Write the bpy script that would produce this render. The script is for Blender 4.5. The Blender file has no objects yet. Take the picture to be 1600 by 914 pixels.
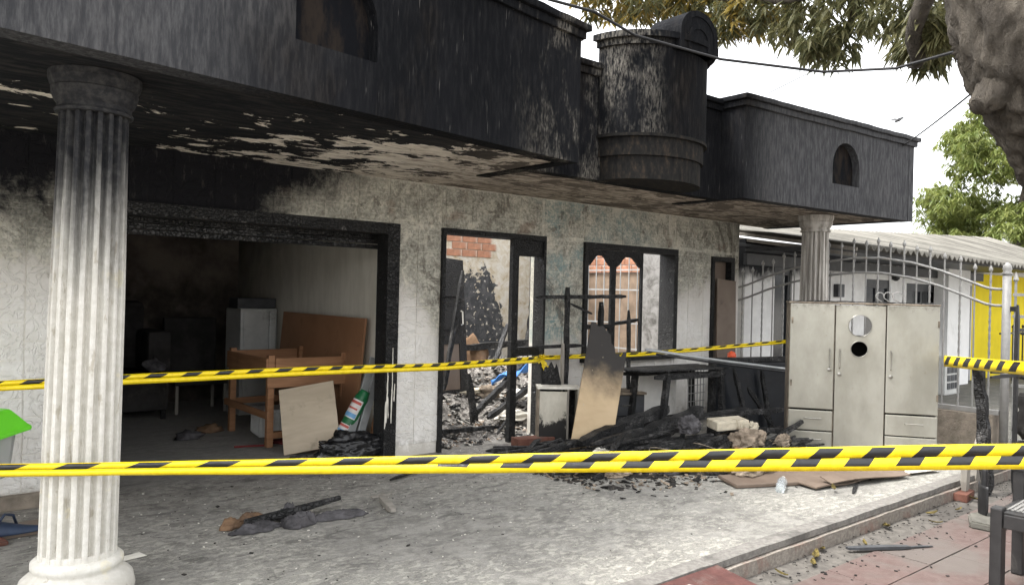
import bpy, bmesh, math, random
from mathutils import Vector, Matrix, noise
random.seed(7)
sc = bpy.context.scene
COL = sc.collection
rad = math.radians

# ------------------------------------------------------------------ camera
cam_d = bpy.data.cameras.new('camera'); cam = bpy.data.objects.new('camera', cam_d); COL.objects.link(cam)
cam_d.sensor_width = 36.0; cam_d.lens = 27.0; cam_d.clip_end = 600; cam_d.clip_start = 0.05
yaw, roll = rad(39.4), rad(1.38)
F = Vector((math.sin(yaw), math.cos(yaw), 0)); Rv = Vector((math.cos(yaw), -math.sin(yaw), 0)); Uv = Vector((0, 0, 1))
R2 = Rv*math.cos(roll) + Uv*math.sin(roll); U2 = -Rv*math.sin(roll) + Uv*math.cos(roll)
m4 = Matrix.Identity(4)
for i in range(3):
    m4[i][0], m4[i][1], m4[i][2] = R2[i], U2[i], -F[i]
m4.translation = Vector((0, 0, 1.5))
cam.matrix_world = m4
sc.camera = cam

# ------------------------------------------------------------------ sky and sun (bright overcast, veiled sun high on the left)
SUN_EL, SUN_AZ = 64.0, -62.0        # azimuth in degrees, from +Y towards +X
w = bpy.data.worlds.new('World'); sc.world = w; w.use_nodes = True
wn = w.node_tree.nodes; wl = w.node_tree.links
bg = wn['Background']
sky = wn.new('ShaderNodeTexSky'); sky.sky_type = 'NISHITA'; sky.sun_disc = False
sky.sun_elevation = rad(SUN_EL); sky.sun_rotation = rad(SUN_AZ)
sky.air_density = 1.0; sky.dust_density = 4.0; sky.ozone_density = 1.0
hs = wn.new('ShaderNodeHueSaturation'); hs.inputs['Saturation'].default_value = 0.10
wl.new(sky.outputs[0], hs.inputs['Color']); wl.new(hs.outputs[0], bg.inputs['Color'])
bg.inputs['Strength'].default_value = 0.15
sd = bpy.data.lights.new('sun', 'SUN'); sd.energy = 0.75; sd.angle = rad(14); sd.color = (1.0, 0.96, 0.9)
sun = bpy.data.objects.new('sun', sd); COL.objects.link(sun)
sdir = Vector((math.sin(rad(SUN_AZ))*math.cos(rad(SUN_EL)), math.cos(rad(SUN_AZ))*math.cos(rad(SUN_EL)), math.sin(rad(SUN_EL))))
sun.rotation_euler = (-sdir).to_track_quat('-Z', 'Y').to_euler()
sc.view_settings.view_transform = 'Standard'; sc.view_settings.look = 'None'
sc.view_settings.exposure = 2.3; sc.view_settings.gamma = 1.0
sc.view_settings.use_curve_mapping = False

# ------------------------------------------------------------------ node helper
class NT:
    def __init__(s, name, rough=0.8, spec=0.3, metal=0.0):
        s.m = bpy.data.materials.new(name); s.m.use_nodes = True
        s.t = s.m.node_tree; s.b = s.t.nodes['Principled BSDF']
        s.b.inputs['Roughness'].default_value = rough
        s.b.inputs['Specular IOR Level'].default_value = spec
        s.b.inputs['Metallic'].default_value = metal
        s._pos = s._obj = None
    def n(s, ty): return s.t.nodes.new(ty)
    def lk(s, a, b): s.t.links.new(a, b)
    def setin(s, sock, v):
        if hasattr(v, 'is_output') or isinstance(v, bpy.types.NodeSocket): s.lk(v, sock)
        elif isinstance(v, (tuple, list)):
            v = tuple(v)
            if sock.type == 'RGBA' and len(v) == 3: v = v + (1,)
            sock.default_value = v
        else: sock.default_value = v
    @property
    def pos(s):
        if s._pos is None: s._pos = s.n('ShaderNodeNewGeometry').outputs['Position']
        return s._pos
    @property
    def obj(s):
        if s._obj is None: s._obj = s.n('ShaderNodeTexCoord').outputs['Object']
        return s._obj
    @property
    def uv(s): return s.n('ShaderNodeTexCoord').outputs['UV']
    def rnd(s): return s.n('ShaderNodeObjectInfo').outputs['Random']
    def sep(s, v):
        n = s.n('ShaderNodeSeparateXYZ'); s.lk(v, n.inputs[0]); return n.outputs
    def math(s, op, a, b=0.0, c=0.0, clamp=False):
        n = s.n('ShaderNodeMath'); n.operation = op; n.use_clamp = clamp
        s.setin(n.inputs[0], a); s.setin(n.inputs[1], b); s.setin(n.inputs[2], c); return n.outputs[0]
    def map(s, v, scale=(1, 1, 1), loc=(0, 0, 0), rot=(0, 0, 0)):
        n = s.n('ShaderNodeMapping'); s.lk(v, n.inputs[0]); n.inputs['Scale'].default_value = scale
        n.inputs['Location'].default_value = loc; n.inputs['Rotation'].default_value = rot; return n.outputs[0]
    def noise(s, v, scale=5, detail=6, rough=0.6, dist=0.0):
        n = s.n('ShaderNodeTexNoise'); s.lk(v, n.inputs['Vector'])
        n.inputs['Scale'].default_value = scale; n.inputs['Detail'].default_value = detail
        n.inputs['Roughness'].default_value = rough; n.inputs['Distortion'].default_value = dist; return n.outputs[0]
    def voro(s, v, scale=5, feat='F1', out=0):
        n = s.n('ShaderNodeTexVoronoi'); n.feature = feat; s.lk(v, n.inputs['Vector']); n.inputs['Scale'].default_value = scale
        return n.outputs[out]
    def step(s, v, a, b, lo=0.0, hi=1.0):
        n = s.n('ShaderNodeMapRange'); n.interpolation_type = 'SMOOTHSTEP'
        s.setin(n.inputs[0], v); s.setin(n.inputs[1], a); s.setin(n.inputs[2], b); s.setin(n.inputs[3], lo); s.setin(n.inputs[4], hi)
        return n.outputs[0]
    def ramp(s, v, stops, interp='LINEAR'):
        n = s.n('ShaderNodeValToRGB'); s.lk(v, n.inputs[0]); cr = n.color_ramp; cr.interpolation = interp
        while len(cr.elements) < len(stops): cr.elements.new(0.5)
        for e, (p, c) in zip(cr.elements, stops):
            e.position = p; e.color = (c, c, c, 1) if not isinstance(c, (tuple, list)) else tuple(c) + (1,)
        return n.outputs[0]
    def mix(s, f, a, b, mode='MIX'):
        n = s.n('ShaderNodeMix'); n.data_type = 'RGBA'; n.blend_type = mode
        s.setin(n.inputs[0], f); s.setin(n.inputs[6], a); s.setin(n.inputs[7], b); return n.outputs[2]
    def col(s, c): s.setin(s.b.inputs['Base Color'], c)
    def rough(s, r): s.setin(s.b.inputs['Roughness'], r)
    def bump(s, h, strength=0.5, dist=0.02):
        n = s.n('ShaderNodeBump'); s.lk(h, n.inputs['Height']); n.inputs['Strength'].default_value = strength
        n.inputs['Distance'].default_value = dist; s.lk(n.outputs[0], s.b.inputs['Normal'])

def simple(name, c, rough=0.7, spec=0.3, metal=0.0, var=0.25, scale=8, bump=0.3, bdist=0.004, dirt=None, dirt_amt=0.5):
    t = NT(name, rough, spec, metal)
    nz = t.noise(t.obj, scale, 7, 0.65)
    dark = tuple(x*(1-var) for x in c); lite = tuple(min(1, x*(1+var)) for x in c)
    cc = t.mix(t.step(nz, 0.3, 0.7), dark, lite)
    if dirt is not None:
        d = t.step(t.noise(t.obj, scale*0.55, 8, 0.7, 0.6), 0.62-dirt_amt*0.3, 0.75)
        cc = t.mix(d, cc, dirt)
    t.col(cc)
    if bump: t.bump(t.noise(t.obj, scale*6, 5, 0.7), bump, bdist)
    return t.m

M = {}
# --- sooty house materials
def mat_fascia():
    t = NT('sooty_cladding', 0.85, 0.06)
    p = t.pos
    st = t.noise(t.map(p, (38, 38, 6.5)), 1.0, 5, 0.7)           # thin vertical stone strips and drips
    big = t.noise(p, 0.9, 5, 0.6)
    fine = t.noise(t.map(p, (62, 62, 4.5)), 1.0, 2, 0.5)
    base = t.mix(t.step(big, 0.35, 0.65), (0.0045, 0.005, 0.0062), (0.0095, 0.010, 0.0118))
    base = t.mix(t.step(st, 0.42, 0.75, 0, 0.5), base, (0.022, 0.022, 0.023))
    dr = t.step(fine, 0.68, 0.76, 0, 0.6)
    base = t.mix(dr, base, (0.12, 0.115, 0.108))
    brn = t.step(t.noise(t.map(p, (1.6, 1.6, 0.7), (4, 4, 4)), 1, 6, 0.65), 0.50, 0.64, 0, 0.6)
    base = t.mix(brn, base, t.mix(t.step(st, 0.4, 0.65), (0.006, 0.0055, 0.005), (0.024, 0.020, 0.017)))
    # boxes painted paler grey for glare and haze; pale patches on bow's left flank
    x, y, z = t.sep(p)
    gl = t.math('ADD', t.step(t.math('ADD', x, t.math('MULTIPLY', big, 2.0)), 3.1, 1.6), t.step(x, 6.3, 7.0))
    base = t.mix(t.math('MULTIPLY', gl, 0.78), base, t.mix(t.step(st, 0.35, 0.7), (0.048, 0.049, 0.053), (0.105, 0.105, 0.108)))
    patch = t.noise(t.map(p, (2.2, 2.2, 1.1), (3, 1, 0)), 1.0, 6, 0.7)
    g1 = t.math('MULTIPLY', t.step(x, 3.2, 3.75), t.step(x, 5.15, 4.72))
    g1 = t.math('MULTIPLY', g1, t.step(patch, 0.47, 0.60))
    sp = t.noise(t.map(p, (60, 60, 16)), 1.0, 4, 0.7)
    g1 = t.math('MULTIPLY', g1, t.step(sp, 0.38, 0.68))
    base = t.mix(g1, base, (0.16, 0.148, 0.128))
    t.col(base)
    wv = t.n('ShaderNodeTexWave'); wv.wave_type = 'BANDS'; wv.bands_direction = 'X'
    t.lk(t.map(p, (1, 0.3, 0)), wv.inputs[0]); wv.inputs['Scale'].default_value = 9; wv.inputs['Distortion'].default_value = 9; wv.inputs['Detail'].default_value = 3
    h = t.math('ADD', t.math('MULTIPLY', wv.outputs['Fac'], 0.12), t.math('MULTIPLY', st, 1.2))
    t.bump(h, 0.7, 0.014); return t.m
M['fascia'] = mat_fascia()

def mat_niche():
    t = NT('niche_back', 0.9, 0.05)
    st = t.noise(t.map(t.pos, (10, 10, 3)), 1, 6, 0.7)
    t.col(t.mix(t.step(st, 0.42, 0.62), (0.006, 0.0065, 0.008), (0.022, 0.0175, 0.0145)))
    t.bump(st, 0.5, 0.01); return t.m
M['niche'] = mat_niche()

def mat_band():
    t = NT('sooty_band', 0.85, 0.06)
    n = t.noise(t.map(t.pos, (22, 22, 9)), 1, 7, 0.75)
    c = t.ramp(n, [(0.30, (0.007, 0.007, 0.008)), (0.52, (0.018, 0.0175, 0.0165)), (0.66, (0.045, 0.034, 0.026)), (0.80, (0.10, 0.075, 0.055))])
    t.col(c); t.bump(t.noise(t.map(t.pos, (50, 50, 6)), 1, 4), 0.5, 0.006); return t.m
M['band'] = mat_band()

def mat_soffit():
    t = NT('peeling_soffit', 0.9, 0.06)
    p = t.pos; x, y, z = t.sep(p)
    n1 = t.noise(t.map(p, (1.3, 1.8, 1)), 1.6, 9, 0.68, 0.6)
    n2 = t.noise(t.map(p, (3.2, 5.0, 1), (5, 2, 0)), 1.0, 8, 0.7, 0.8)
    n3 = t.noise(t.map(p, (6, 22, 1), (1, 7, 0)), 1.0, 6, 0.65, 0.5)
    # how much of the black paint has flaked off grows to the right and towards the wall
    grow = t.math('ADD', t.step(x, 0.9, 3.3, -0.045, 0.060), t.step(y, 3.8, 4.9, -0.045, 0.020))
    peel = t.step(t.math('ADD', t.math('ADD', t.math('MULTIPLY', n1, 0.5), t.math('MULTIPLY', n2, 0.5)), grow), 0.545, 0.562)
    black = t.mix(t.step(n3, 0.4, 0.7), (0.013, 0.014, 0.016), (0.035, 0.033, 0.032))
    right = t.step(t.math('ADD', x, t.math('MULTIPLY', n1, 1.5)), 3.3, 5.2)
    bare_near = t.mix(t.step(n3, 0.30, 0.60), (0.42, 0.36, 0.29), (0.78, 0.72, 0.63))
    bare_far = t.mix(t.step(n3, 0.32, 0.66), (0.12, 0.098, 0.080), (0.52, 0.455, 0.375))
    bare = t.mix(right, bare_near, bare_far)
    blk = t.mix(t.math('MULTIPLY', right, 0.75), black, (0.19, 0.16, 0.132))
    t.col(t.mix(peel, blk, bare))
    h = t.math('ADD', t.math('MULTIPLY', peel, -0.6), t.math('MULTIPLY', n3, 0.5))
    t.bump(h, 0.6, 0.012); return t.m
M['soffit'] = mat_soffit()

def soot_wall(name, relief, lift=0.0):
    """cream embossed plaster, grey-green heat stain, black soot; the soot has the fire's own shape along the wall"""
    t = NT(name, 0.9, 0.08)
    p = t.pos; x, y, z = t.sep(p)
    xs = t.math('DIVIDE', t.math('ADD', x, 1.0), 10.0)
    def X(v): return (v+1.0)/10.0
    n1 = t.noise(p, 1.7, 8, 0.65, 0.3); n2 = t.noise(p, 9, 8, 0.76, 0.6); n3 = t.noise(t.map(p, (30, 30, 9)), 1, 5, 0.7)
    wob = t.math('ADD', t.math('MULTIPLY', t.math('SUBTRACT', n1, 0.5), 0.75), t.math('MULTIPLY', t.math('SUBTRACT', n2, 0.5), 0.75))
    zz = t.math('ADD', z, wob)
    # heights (divided by 4) where the stain and the black begin
    stain = t.ramp(xs, [(X(-.5), .42), (X(1.1), .42), (X(1.3), .30), (X(3.3), .30), (X(3.62), .40), (X(3.72), .385), (X(4.0), .26), (X(5.3), .25), (X(5.9), .24), (X(7.3), .34), (X(7.6), .40), (X(8.2), .43), (X(8.75), .43)])
    black = t.ramp(xs, [(X(-.5), .49), (X(1.0), .48), (X(1.25), .40), (X(2.1), .44), (X(2.6), .55), (X(3.5), .66), (X(4.0), .80), (X(7.0), .80), (X(8.2), .68), (X(8.75), .60)])
    s_f = t.step(t.math('SUBTRACT', zz, t.math('MULTIPLY', stain, 4)), -0.10, 0.14)
    b_f = t.step(t.math('SUBTRACT', zz, t.math('MULTIPLY', black, 4)), -0.20, 0.22)
    sm = t.step(t.math('SUBTRACT', zz, t.math('MULTIPLY', stain, 4)), -0.6, 0.1, 0, 0.38)      # light smoke film below
    clean = t.mix(t.step(n2, 0.35, 0.7), (0.70, 0.675, 0.63), (0.82, 0.80, 0.765))
    clean = t.mix(t.step(n3, 0.66, 0.78, 0, 0.35), clean, (0.22, 0.18, 0.13))
    clean = t.mix(sm, clean, (0.30, 0.26, 0.215))
    n5 = t.math('ADD', t.math('MULTIPLY', n2, 0.55), t.math('MULTIPLY', t.noise(p, 38, 5, 0.7), 0.45))
    st = t.ramp(n5, [(0.31, (0.07, 0.060, 0.050)), (0.40, (0.20, 0.183, 0.153)), (0.49, (0.335, 0.33, 0.285)), (0.56, (0.49, 0.465, 0.395)), (0.68, (0.70, 0.66, 0.575))])
    teal = t.math('MULTIPLY', t.math('MULTIPLY', t.step(x, 4.9, 5.4), t.step(x, 7.6, 5.9)), t.step(n1, 0.42, 0.58))
    st = t.mix(t.math('MULTIPLY', teal, t.step(n5, 0.40, 0.56, 0.75, 0.15)), st, (0.19, 0.32, 0.335))
    pl = t.noise(t.map(p, (2.4, 2.4, 2.0), (1, 2, 9)), 1, 8, 0.72, 0.7)
    st = t.mix(t.step(pl, 0.575, 0.60, 0, 0.55), st, (0.62, 0.585, 0.50)); st = t.mix(t.step(pl, 0.42, 0.39, 0, 0.6), st, (0.085, 0.072, 0.06))
    rust = t.step(t.noise(t.map(p, (3, 3, 3), (7, 3, 1)), 1, 6, 0.6), 0.60, 0.70, 0, 0.5)
    st = t.mix(rust, st, (0.16, 0.10, 0.07))
    st = t.mix(t.step(n3, 0.62, 0.72, 0, 0.55), st, (0.05, 0.045, 0.04))
    bl = t.mix(t.step(n3, 0.55, 0.78), (0.012, 0.012, 0.014), (0.05, 0.048, 0.045))
    c = t.mix(s_f, clean, st); c = t.mix(b_f, c, bl)
    # crumbling grey foot of the wall
    foot = t.step(t.math('ADD', z, t.math('MULTIPLY', wob, 0.5)), 0.20, 0.05)
    c = t.mix(t.math('MULTIPLY', foot, 0.6), c, (0.30, 0.275, 0.235))
    if lift: c = t.mix(t.math('MULTIPLY', lift, t.math('SUBTRACT', 1.0, b_f)), c, (0.78, 0.74, 0.64))
    t.col(c)
    em = t.noise(t.map(p, (1, 1, 1)), 6, 3, 0.5, 2.2)
    rg = t.math('ABSOLUTE', t.math('SUBTRACT', em, 0.5))
    h = t.math('ADD', t.math('MULTIPLY', t.step(rg, 0.0, 0.05), relief), t.math('MULTIPLY', n2, 0.6))
    t.bump(h, 0.5, 0.010); return t.m
M['tile'] = soot_wall('embossed_wall_tile', 1.3)
M['core'] = soot_wall('wall_plaster', 0.1, 0.22)

def mat_column(name, zs, ze):
    t = NT(name, 0.8, 0.3)
    p = t.pos; x, y, z = t.sep(p)
    n1 = t.noise(t.map(p, (9, 9, 1.2)), 1, 6, 0.65); n2 = t.noise(p, 22, 6, 0.7)
    clean = t.mix(t.step(n2, 0.35, 0.7), (0.55, 0.53, 0.475), (0.66, 0.64, 0.59))
    chips = t.step(t.noise(t.map(p, (26, 26, 8)), 1, 4, 0.65), 0.60, 0.68, 0, 0.65)
    clean = t.mix(chips, clean, (0.36, 0.32, 0.25))
    cream = t.step(t.noise(p, 5, 4, 0.6), 0.62, 0.68, 0, 0.5)
    clean = t.mix(cream, clean, (0.70, 0.64, 0.46))
    zz = t.math('ADD', z, t.math('MULTIPLY', t.math('SUBTRACT', n1, 0.5), 0.9))
    soot = t.step(zz, zs, ze)
    sootc = t.mix(t.step(n2, 0.4, 0.7), (0.014, 0.0145, 0.017), (0.048, 0.047, 0.046))
    c = t.mix(soot, clean, sootc)
    c = t.mix(t.step(z, 0.24, 0.05, 0, 0.45), c, (0.30, 0.28, 0.24))
    t.col(c); t.bump(n2, 0.35, 0.006); return t.m
M['column'] = mat_column('painted_column', 1.35, 2.10)
M['column2'] = mat_column('painted_column_sooty', 2.6, 3.4)
def mat_col2():
    t = NT('weathered_column', 0.8, 0.3)
    n1 = t.noise(t.map(t.pos, (14, 14, 1.0)), 1, 6, 0.65); n2 = t.noise(t.pos, 26, 6, 0.7)
    c = t.ramp(n1, [(0.3, (0.12, 0.105, 0.09)), (0.48, (0.33, 0.31, 0.28)), (0.62, (0.55, 0.52, 0.48))])
    c = t.mix(t.step(n2, 0.55, 0.72, 0, 0.6), c, (0.16, 0.14, 0.12))
    t.col(c); t.bump(n2, 0.35, 0.006); return t.m
M['column2'] = mat_col2()

def mat_slab():
    t = NT('sooty_cement', 0.78, 0.35)
    p = t.pos; x, y, z = t.sep(p)
    n1 = t.noise(p, 0.9, 7, 0.62, 0.4); n2 = t.noise(p, 5.5, 8, 0.7, 0.5); n3 = t.noise(p, 45, 4, 0.6)
    n4 = t.noise(t.map(p, (3.2, 8.0, 1), (2, 0, 0), (0, 0, 0.35)), 1, 7, 0.7, 0.7)
    c = t.mix(t.step(n2, 0.38, 0.64), (0.150, 0.144, 0.131), (0.25, 0.241, 0.22))
    worn = t.math('MULTIPLY', t.step(n1, 0.44, 0.60), t.step(n3, 0.36, 0.60))
    c = t.mix(t.math('MULTIPLY', worn, 0.75), c, (0.30, 0.29, 0.256))
    fk = t.noise(t.map(p, (15, 24, 1), (0, 0, 0), (0, 0, 0.4)), 1, 7, 0.75, 0.5)
    fk = t.math('MULTIPLY', t.step(fk, 0.47, 0.56), t.step(n1, 0.36, 0.56, 0.25, 1.0))
    c = t.mix(t.math('MULTIPLY', fk, 0.8), c, (0.40, 0.384, 0.338))
    wsp = t.step(t.noise(p, 120, 3, 0.6), 0.55, 0.64, 0, 0.38)
    c = t.mix(t.math('MULTIPLY', wsp, t.step(n1, 0.35, 0.6, 0.4, 1.0)), c, (0.50, 0.48, 0.43))
    speck = t.step(t.noise(p, 85, 3, 0.6), 0.58, 0.66, 0, 0.38)
    c = t.mix(speck, c, (0.075, 0.072, 0.064))
    # ash and soot washed out from the doors: heavy at the wall, thinning to the kerb
    d = t.math('ADD', y, t.math('MULTIPLY', t.math('SUBTRACT', n1, 0.5), 2.4))
    near = t.step(d, 4.2, 6.7)
    near = t.math('MULTIPLY', near, t.step(y, 6.9, 6.0, 0.35, 1.0))
    ash = t.math('MULTIPLY', near, t.step(n4, 0.40, 0.54, 0.30, 1.0))
    c = t.mix(t.math('MULTIPLY', ash, 0.40), c, (0.125, 0.10, 0.093))
    pt = t.math('MULTIPLY', t.step(n4, 0.56, 0.61), t.step(y, 3.0, 4.4, 0.35, 1.0))
    c = t.mix(t.math('MULTIPLY', pt, 0.55), c, (0.060, 0.057, 0.053))
    fl = t.math('MULTIPLY', t.step(t.noise(p, 13, 5, 0.7, 0.6), 0.66, 0.69), t.step(y, 6.0, 5.0))
    c = t.mix(t.math('MULTIPLY', fl, 0.7), c, (0.48, 0.46, 0.42))
    ins = t.step(y, 5.9, 6.4)  # indoor floor painted paler to make up for the dim light
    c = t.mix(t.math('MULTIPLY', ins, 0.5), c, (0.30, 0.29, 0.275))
    t.col(c)
    h = t.math('ADD', t.math('ADD', t.math('MULTIPLY', n3, 0.6), n2), t.math('MULTIPLY', fk, 0.3)); t.bump(h, 0.75, 0.012); return t.m
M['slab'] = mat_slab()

def mat_ground(name, c1, c2, c3, sc_=1.0):
    t = NT(name, 0.85, 0.25)
    n1 = t.noise(t.pos, 1.3*sc_, 7, 0.65, 0.3); n2 = t.noise(t.pos, 14*sc_, 7, 0.7)
    c = t.mix(t.step(n2, 0.35, 0.68), c1, c2); c = t.mix(t.step(n1, 0.50, 0.66, 0, 0.7), c, c3)
    t.col(c); t.bump(n2, 0.5, 0.01); return t.m
M['cement'] = mat_ground('pavement_cement', (0.082, 0.075, 0.067), (0.135, 0.124, 0.11), (0.055, 0.05, 0.045))
M['kerb'] = mat_ground('kerb_cement', (0.14, 0.132, 0.12), (0.23, 0.218, 0.20), (0.075, 0.07, 0.065), 2)
M['riser'] = mat_ground('riser_cement', (0.18, 0.158, 0.135), (0.29, 0.26, 0.225), (0.20, 0.115, 0.09), 3)
M['asphalt'] = mat_ground('pale_bounce_street', (0.27, 0.255, 0.23), (0.36, 0.34, 0.31), (0.22, 0.205, 0.185))  # unseen street, coloured pale to bounce light under the porch
def mat_paver():
    t = NT('red_paver', 0.75, 0.35)
    n = t.noise(t.pos, 9, 7, 0.7); g = t.noise(t.pos, 1.6, 6, 0.65, 0.4)
    c = t.mix(t.step(n, 0.35, 0.7), (0.092, 0.061, 0.054), (0.125, 0.092, 0.083))
    c = t.mix(t.math('MULTIPLY', t.rnd(), 0.25), c, (0.12, 0.07, 0.06))
    dust = t.step(g, 0.42, 0.62, 0, 0.75)
    c = t.mix(dust, c, (0.112, 0.100, 0.089)); t.col(c)
    ck = t.n('ShaderNodeTexChecker'); t.lk(t.map(t.pos, (1, 1, 1), (0, 0, 0), (0, 0, 0.785)), ck.inputs[0]); ck.inputs['Scale'].default_value = 55
    t.bump(t.math('ADD', t.math('MULTIPLY', ck.outputs['Fac'], 0.5), n), 0.5, 0.006); return t.m
M['paver'] = mat_paver()

def mat_char(name, lo=0.008, hi=0.085, sc_=1.0):
    t = NT(name, 0.62, 0.45)
    v = t.voro(t.map(t.obj, (30*sc_, 30*sc_, 30*sc_)), 1.0, 'DISTANCE_TO_EDGE')
    n = t.noise(t.obj, 5*sc_, 6, 0.7)
    c = t.mix(t.step(n, 0.45, 0.75), (lo, lo, lo*1.05), (hi, hi*0.97, hi*0.95))
    ashy = t.step(t.noise(t.obj, 11*sc_, 6, 0.75), 0.58, 0.70, 0, 0.5)
    c = t.mix(ashy, c, (0.22, 0.21, 0.20)); t.col(c)
    t.bump(t.math('ADD', t.math('MULTIPLY', t.step(v, 0.0, 0.14), 1.4), n), 1.0, 0.018); return t.m
M['char'] = mat_char('charred_wood'); M['charframe'] = mat_char('charred_frame', 0.009, 0.022, 1.3)
M['blackpaint'] = simple('scorched_black_metal', (0.018, 0.018, 0.019), 0.5, 0.4, var=0.4, dirt=(0.10, 0.095, 0.09), dirt_amt=0.15)
M['blackpanel'] = simple('burnt_black_panel', (0.008, 0.010, 0.014), 0.45, 0.4, var=0.3, dirt=(0.03, 0.03, 0.032), dirt_amt=0.2)

def mat_wood(name, c1, c2, ax=(2, 2, 18), rough=0.6, soot=None):
    t = NT(name, rough, 0.3)
    n = t.noise(t.map(t.obj, ax), 1.0, 6, 0.65, 0.4)
    c = t.mix(t.step(n, 0.3, 0.7), c1, c2)
    if soot:
        x, y, z = t.sep(t.obj)
        zz = t.math('ADD', z, t.math('MULTIPLY', t.math('SUBTRACT', t.noise(t.obj, 4, 6, 0.65), 0.5), 0.5))
        c = t.mix(t.step(zz, soot[0], soot[1]), c, (0.035, 0.032, 0.030))
        c = t.mix(t.step(t.noise(t.obj, 26, 3, 0.6), 0.68, 0.74, 0, 0.7), c, (0.45, 0.38, 0.28))
    else:
        c = t.mix(t.step(t.noise(t.obj, 6, 6, 0.7), 0.56, 0.75, 0, 0.5), c, tuple(x*0.35 for x in c1))
    t.col(c); t.bump(n, 0.3, 0.004); return t.m
M['wood'] = mat_wood('bench_timber', (0.26, 0.13, 0.065), (0.38, 0.20, 0.105))
M['orange'] = mat_wood('brown_board', (0.30, 0.155, 0.082), (0.38, 0.20, 0.11), (1.5, 1.5, 1.5))
M['ply'] = mat_wood('pale_plywood', (0.46, 0.38, 0.28), (0.58, 0.49, 0.37), (1.5, 1.5, 9))
M['plyburnt'] = mat_wood('scorched_plywood', (0.44, 0.33, 0.20), (0.54, 0.41, 0.26), (2, 2, 5), 0.7, (0.55, 0.95))
M['brownboard'] = mat_wood('dusty_brown_board', (0.135, 0.100, 0.076), (0.20, 0.155, 0.122), (2, 2, 2))
M['greywood'] = mat_wood('grey_stake', (0.20, 0.185, 0.16), (0.31, 0.285, 0.25), (12, 12, 1.5))
M['alu'] = simple('grey_profile', (0.36, 0.37, 0.37), 0.45, 0.5, 0.3, 0.15)
M['whitepaint'] = simple('white_painted_iron', (0.265, 0.26, 0.248), 0.45, 0.45, 0, 0.12, 14, 0.3, 0.002, (0.30, 0.24, 0.18), 0.1)
M['whitewall'] = simple('white_render', (0.74, 0.735, 0.72), 0.85, 0.2, 0, 0.05, 3, 0.3, 0.003, (0.52, 0.51, 0.49), 0.2)
def mat_nw():
    t = NT('sooty_shaded_render', 0.85, 0.2)
    x, y, z = t.sep(t.pos); n1 = t.noise(t.pos, 1.5, 7, 0.65, 0.4); n2 = t.noise(t.pos, 6, 6, 0.65)
    c = t.mix(t.step(n2, 0.35, 0.7), (0.66, 0.655, 0.64), (0.77, 0.765, 0.75))
    lim = t.step(x, 9.0, 13.0, 1.72, 2.02)  # soot near the house corner, eave shade painted along the wall top
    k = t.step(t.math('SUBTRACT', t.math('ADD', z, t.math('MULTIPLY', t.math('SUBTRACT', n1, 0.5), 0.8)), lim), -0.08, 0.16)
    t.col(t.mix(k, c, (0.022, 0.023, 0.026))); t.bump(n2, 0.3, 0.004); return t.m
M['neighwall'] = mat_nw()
M['yellowwall'] = simple('yellow_render', (0.78, 0.62, 0.02), 0.8, 0.2, 0, 0.06, 3, 0.2, 0.003)
M['greenwall'] = simple('grey_render', (0.42, 0.41, 0.39), 0.85, 0.2, 0, 0.1, 3)
M['concrete'] = simple('rough_concrete', (0.24, 0.205, 0.165), 0.9, 0.2, 0, 0.3, 7, 0.7, 0.012, (0.12, 0.10, 0.08), 0.35)
M['glass'] = simple('dark_glass', (0.015, 0.018, 0.022), 0.12, 0.5, 0, 0.2, 2, 0)
M['darkframe'] = simple('dark_window_frame', (0.05, 0.052, 0.056), 0.5, 0.4)
M['brick'] = simple('clay_brick', (0.38, 0.19, 0.12), 0.9, 0.2, 0, 0.25, 10, 0.5, 0.006, (0.60, 0.52, 0.44), 0.3)
M['redbrick'] = simple('red_brown_brick', (0.13, 0.058, 0.042), 0.9, 0.2, 0, 0.25, 12, 0.5, 0.005, (0.10, 0.08, 0.07), 0.4)
M['mortar'] = simple('mortar', (0.45, 0.42, 0.38), 0.95, 0.1)
M['redpaint'] = simple('red_painted_cement', (0.085, 0.036, 0.031), 0.75, 0.3, 0, 0.25, 10, 0.5, 0.005, (0.14, 0.11, 0.095), 0.35)
M['whitemark'] = simple('white_road_paint', (0.50, 0.49, 0.47), 0.8, 0.2, 0, 0.08, 16, 0.3, 0.003, (0.35, 0.31, 0.29), 0.2)
M['sheet'] = None
def mat_roof():
    t = NT('fibre_cement_sheet', 0.85, 0.2)
    n = t.noise(t.map(t.pos, (3, 0.6, 1)), 1, 7, 0.65); n2 = t.noise(t.pos, 12, 6, 0.7)
    c = t.mix(t.step(n, 0.35, 0.65), (0.07, 0.066, 0.057), (0.16, 0.152, 0.132))
    c = t.mix(t.step(n2, 0.58, 0.72, 0, 0.5), c, (0.06, 0.055, 0.047)); t.col(c); t.bump(n2, 0.3, 0.005); return t.m
M['sheet'] = mat_roof()

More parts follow.
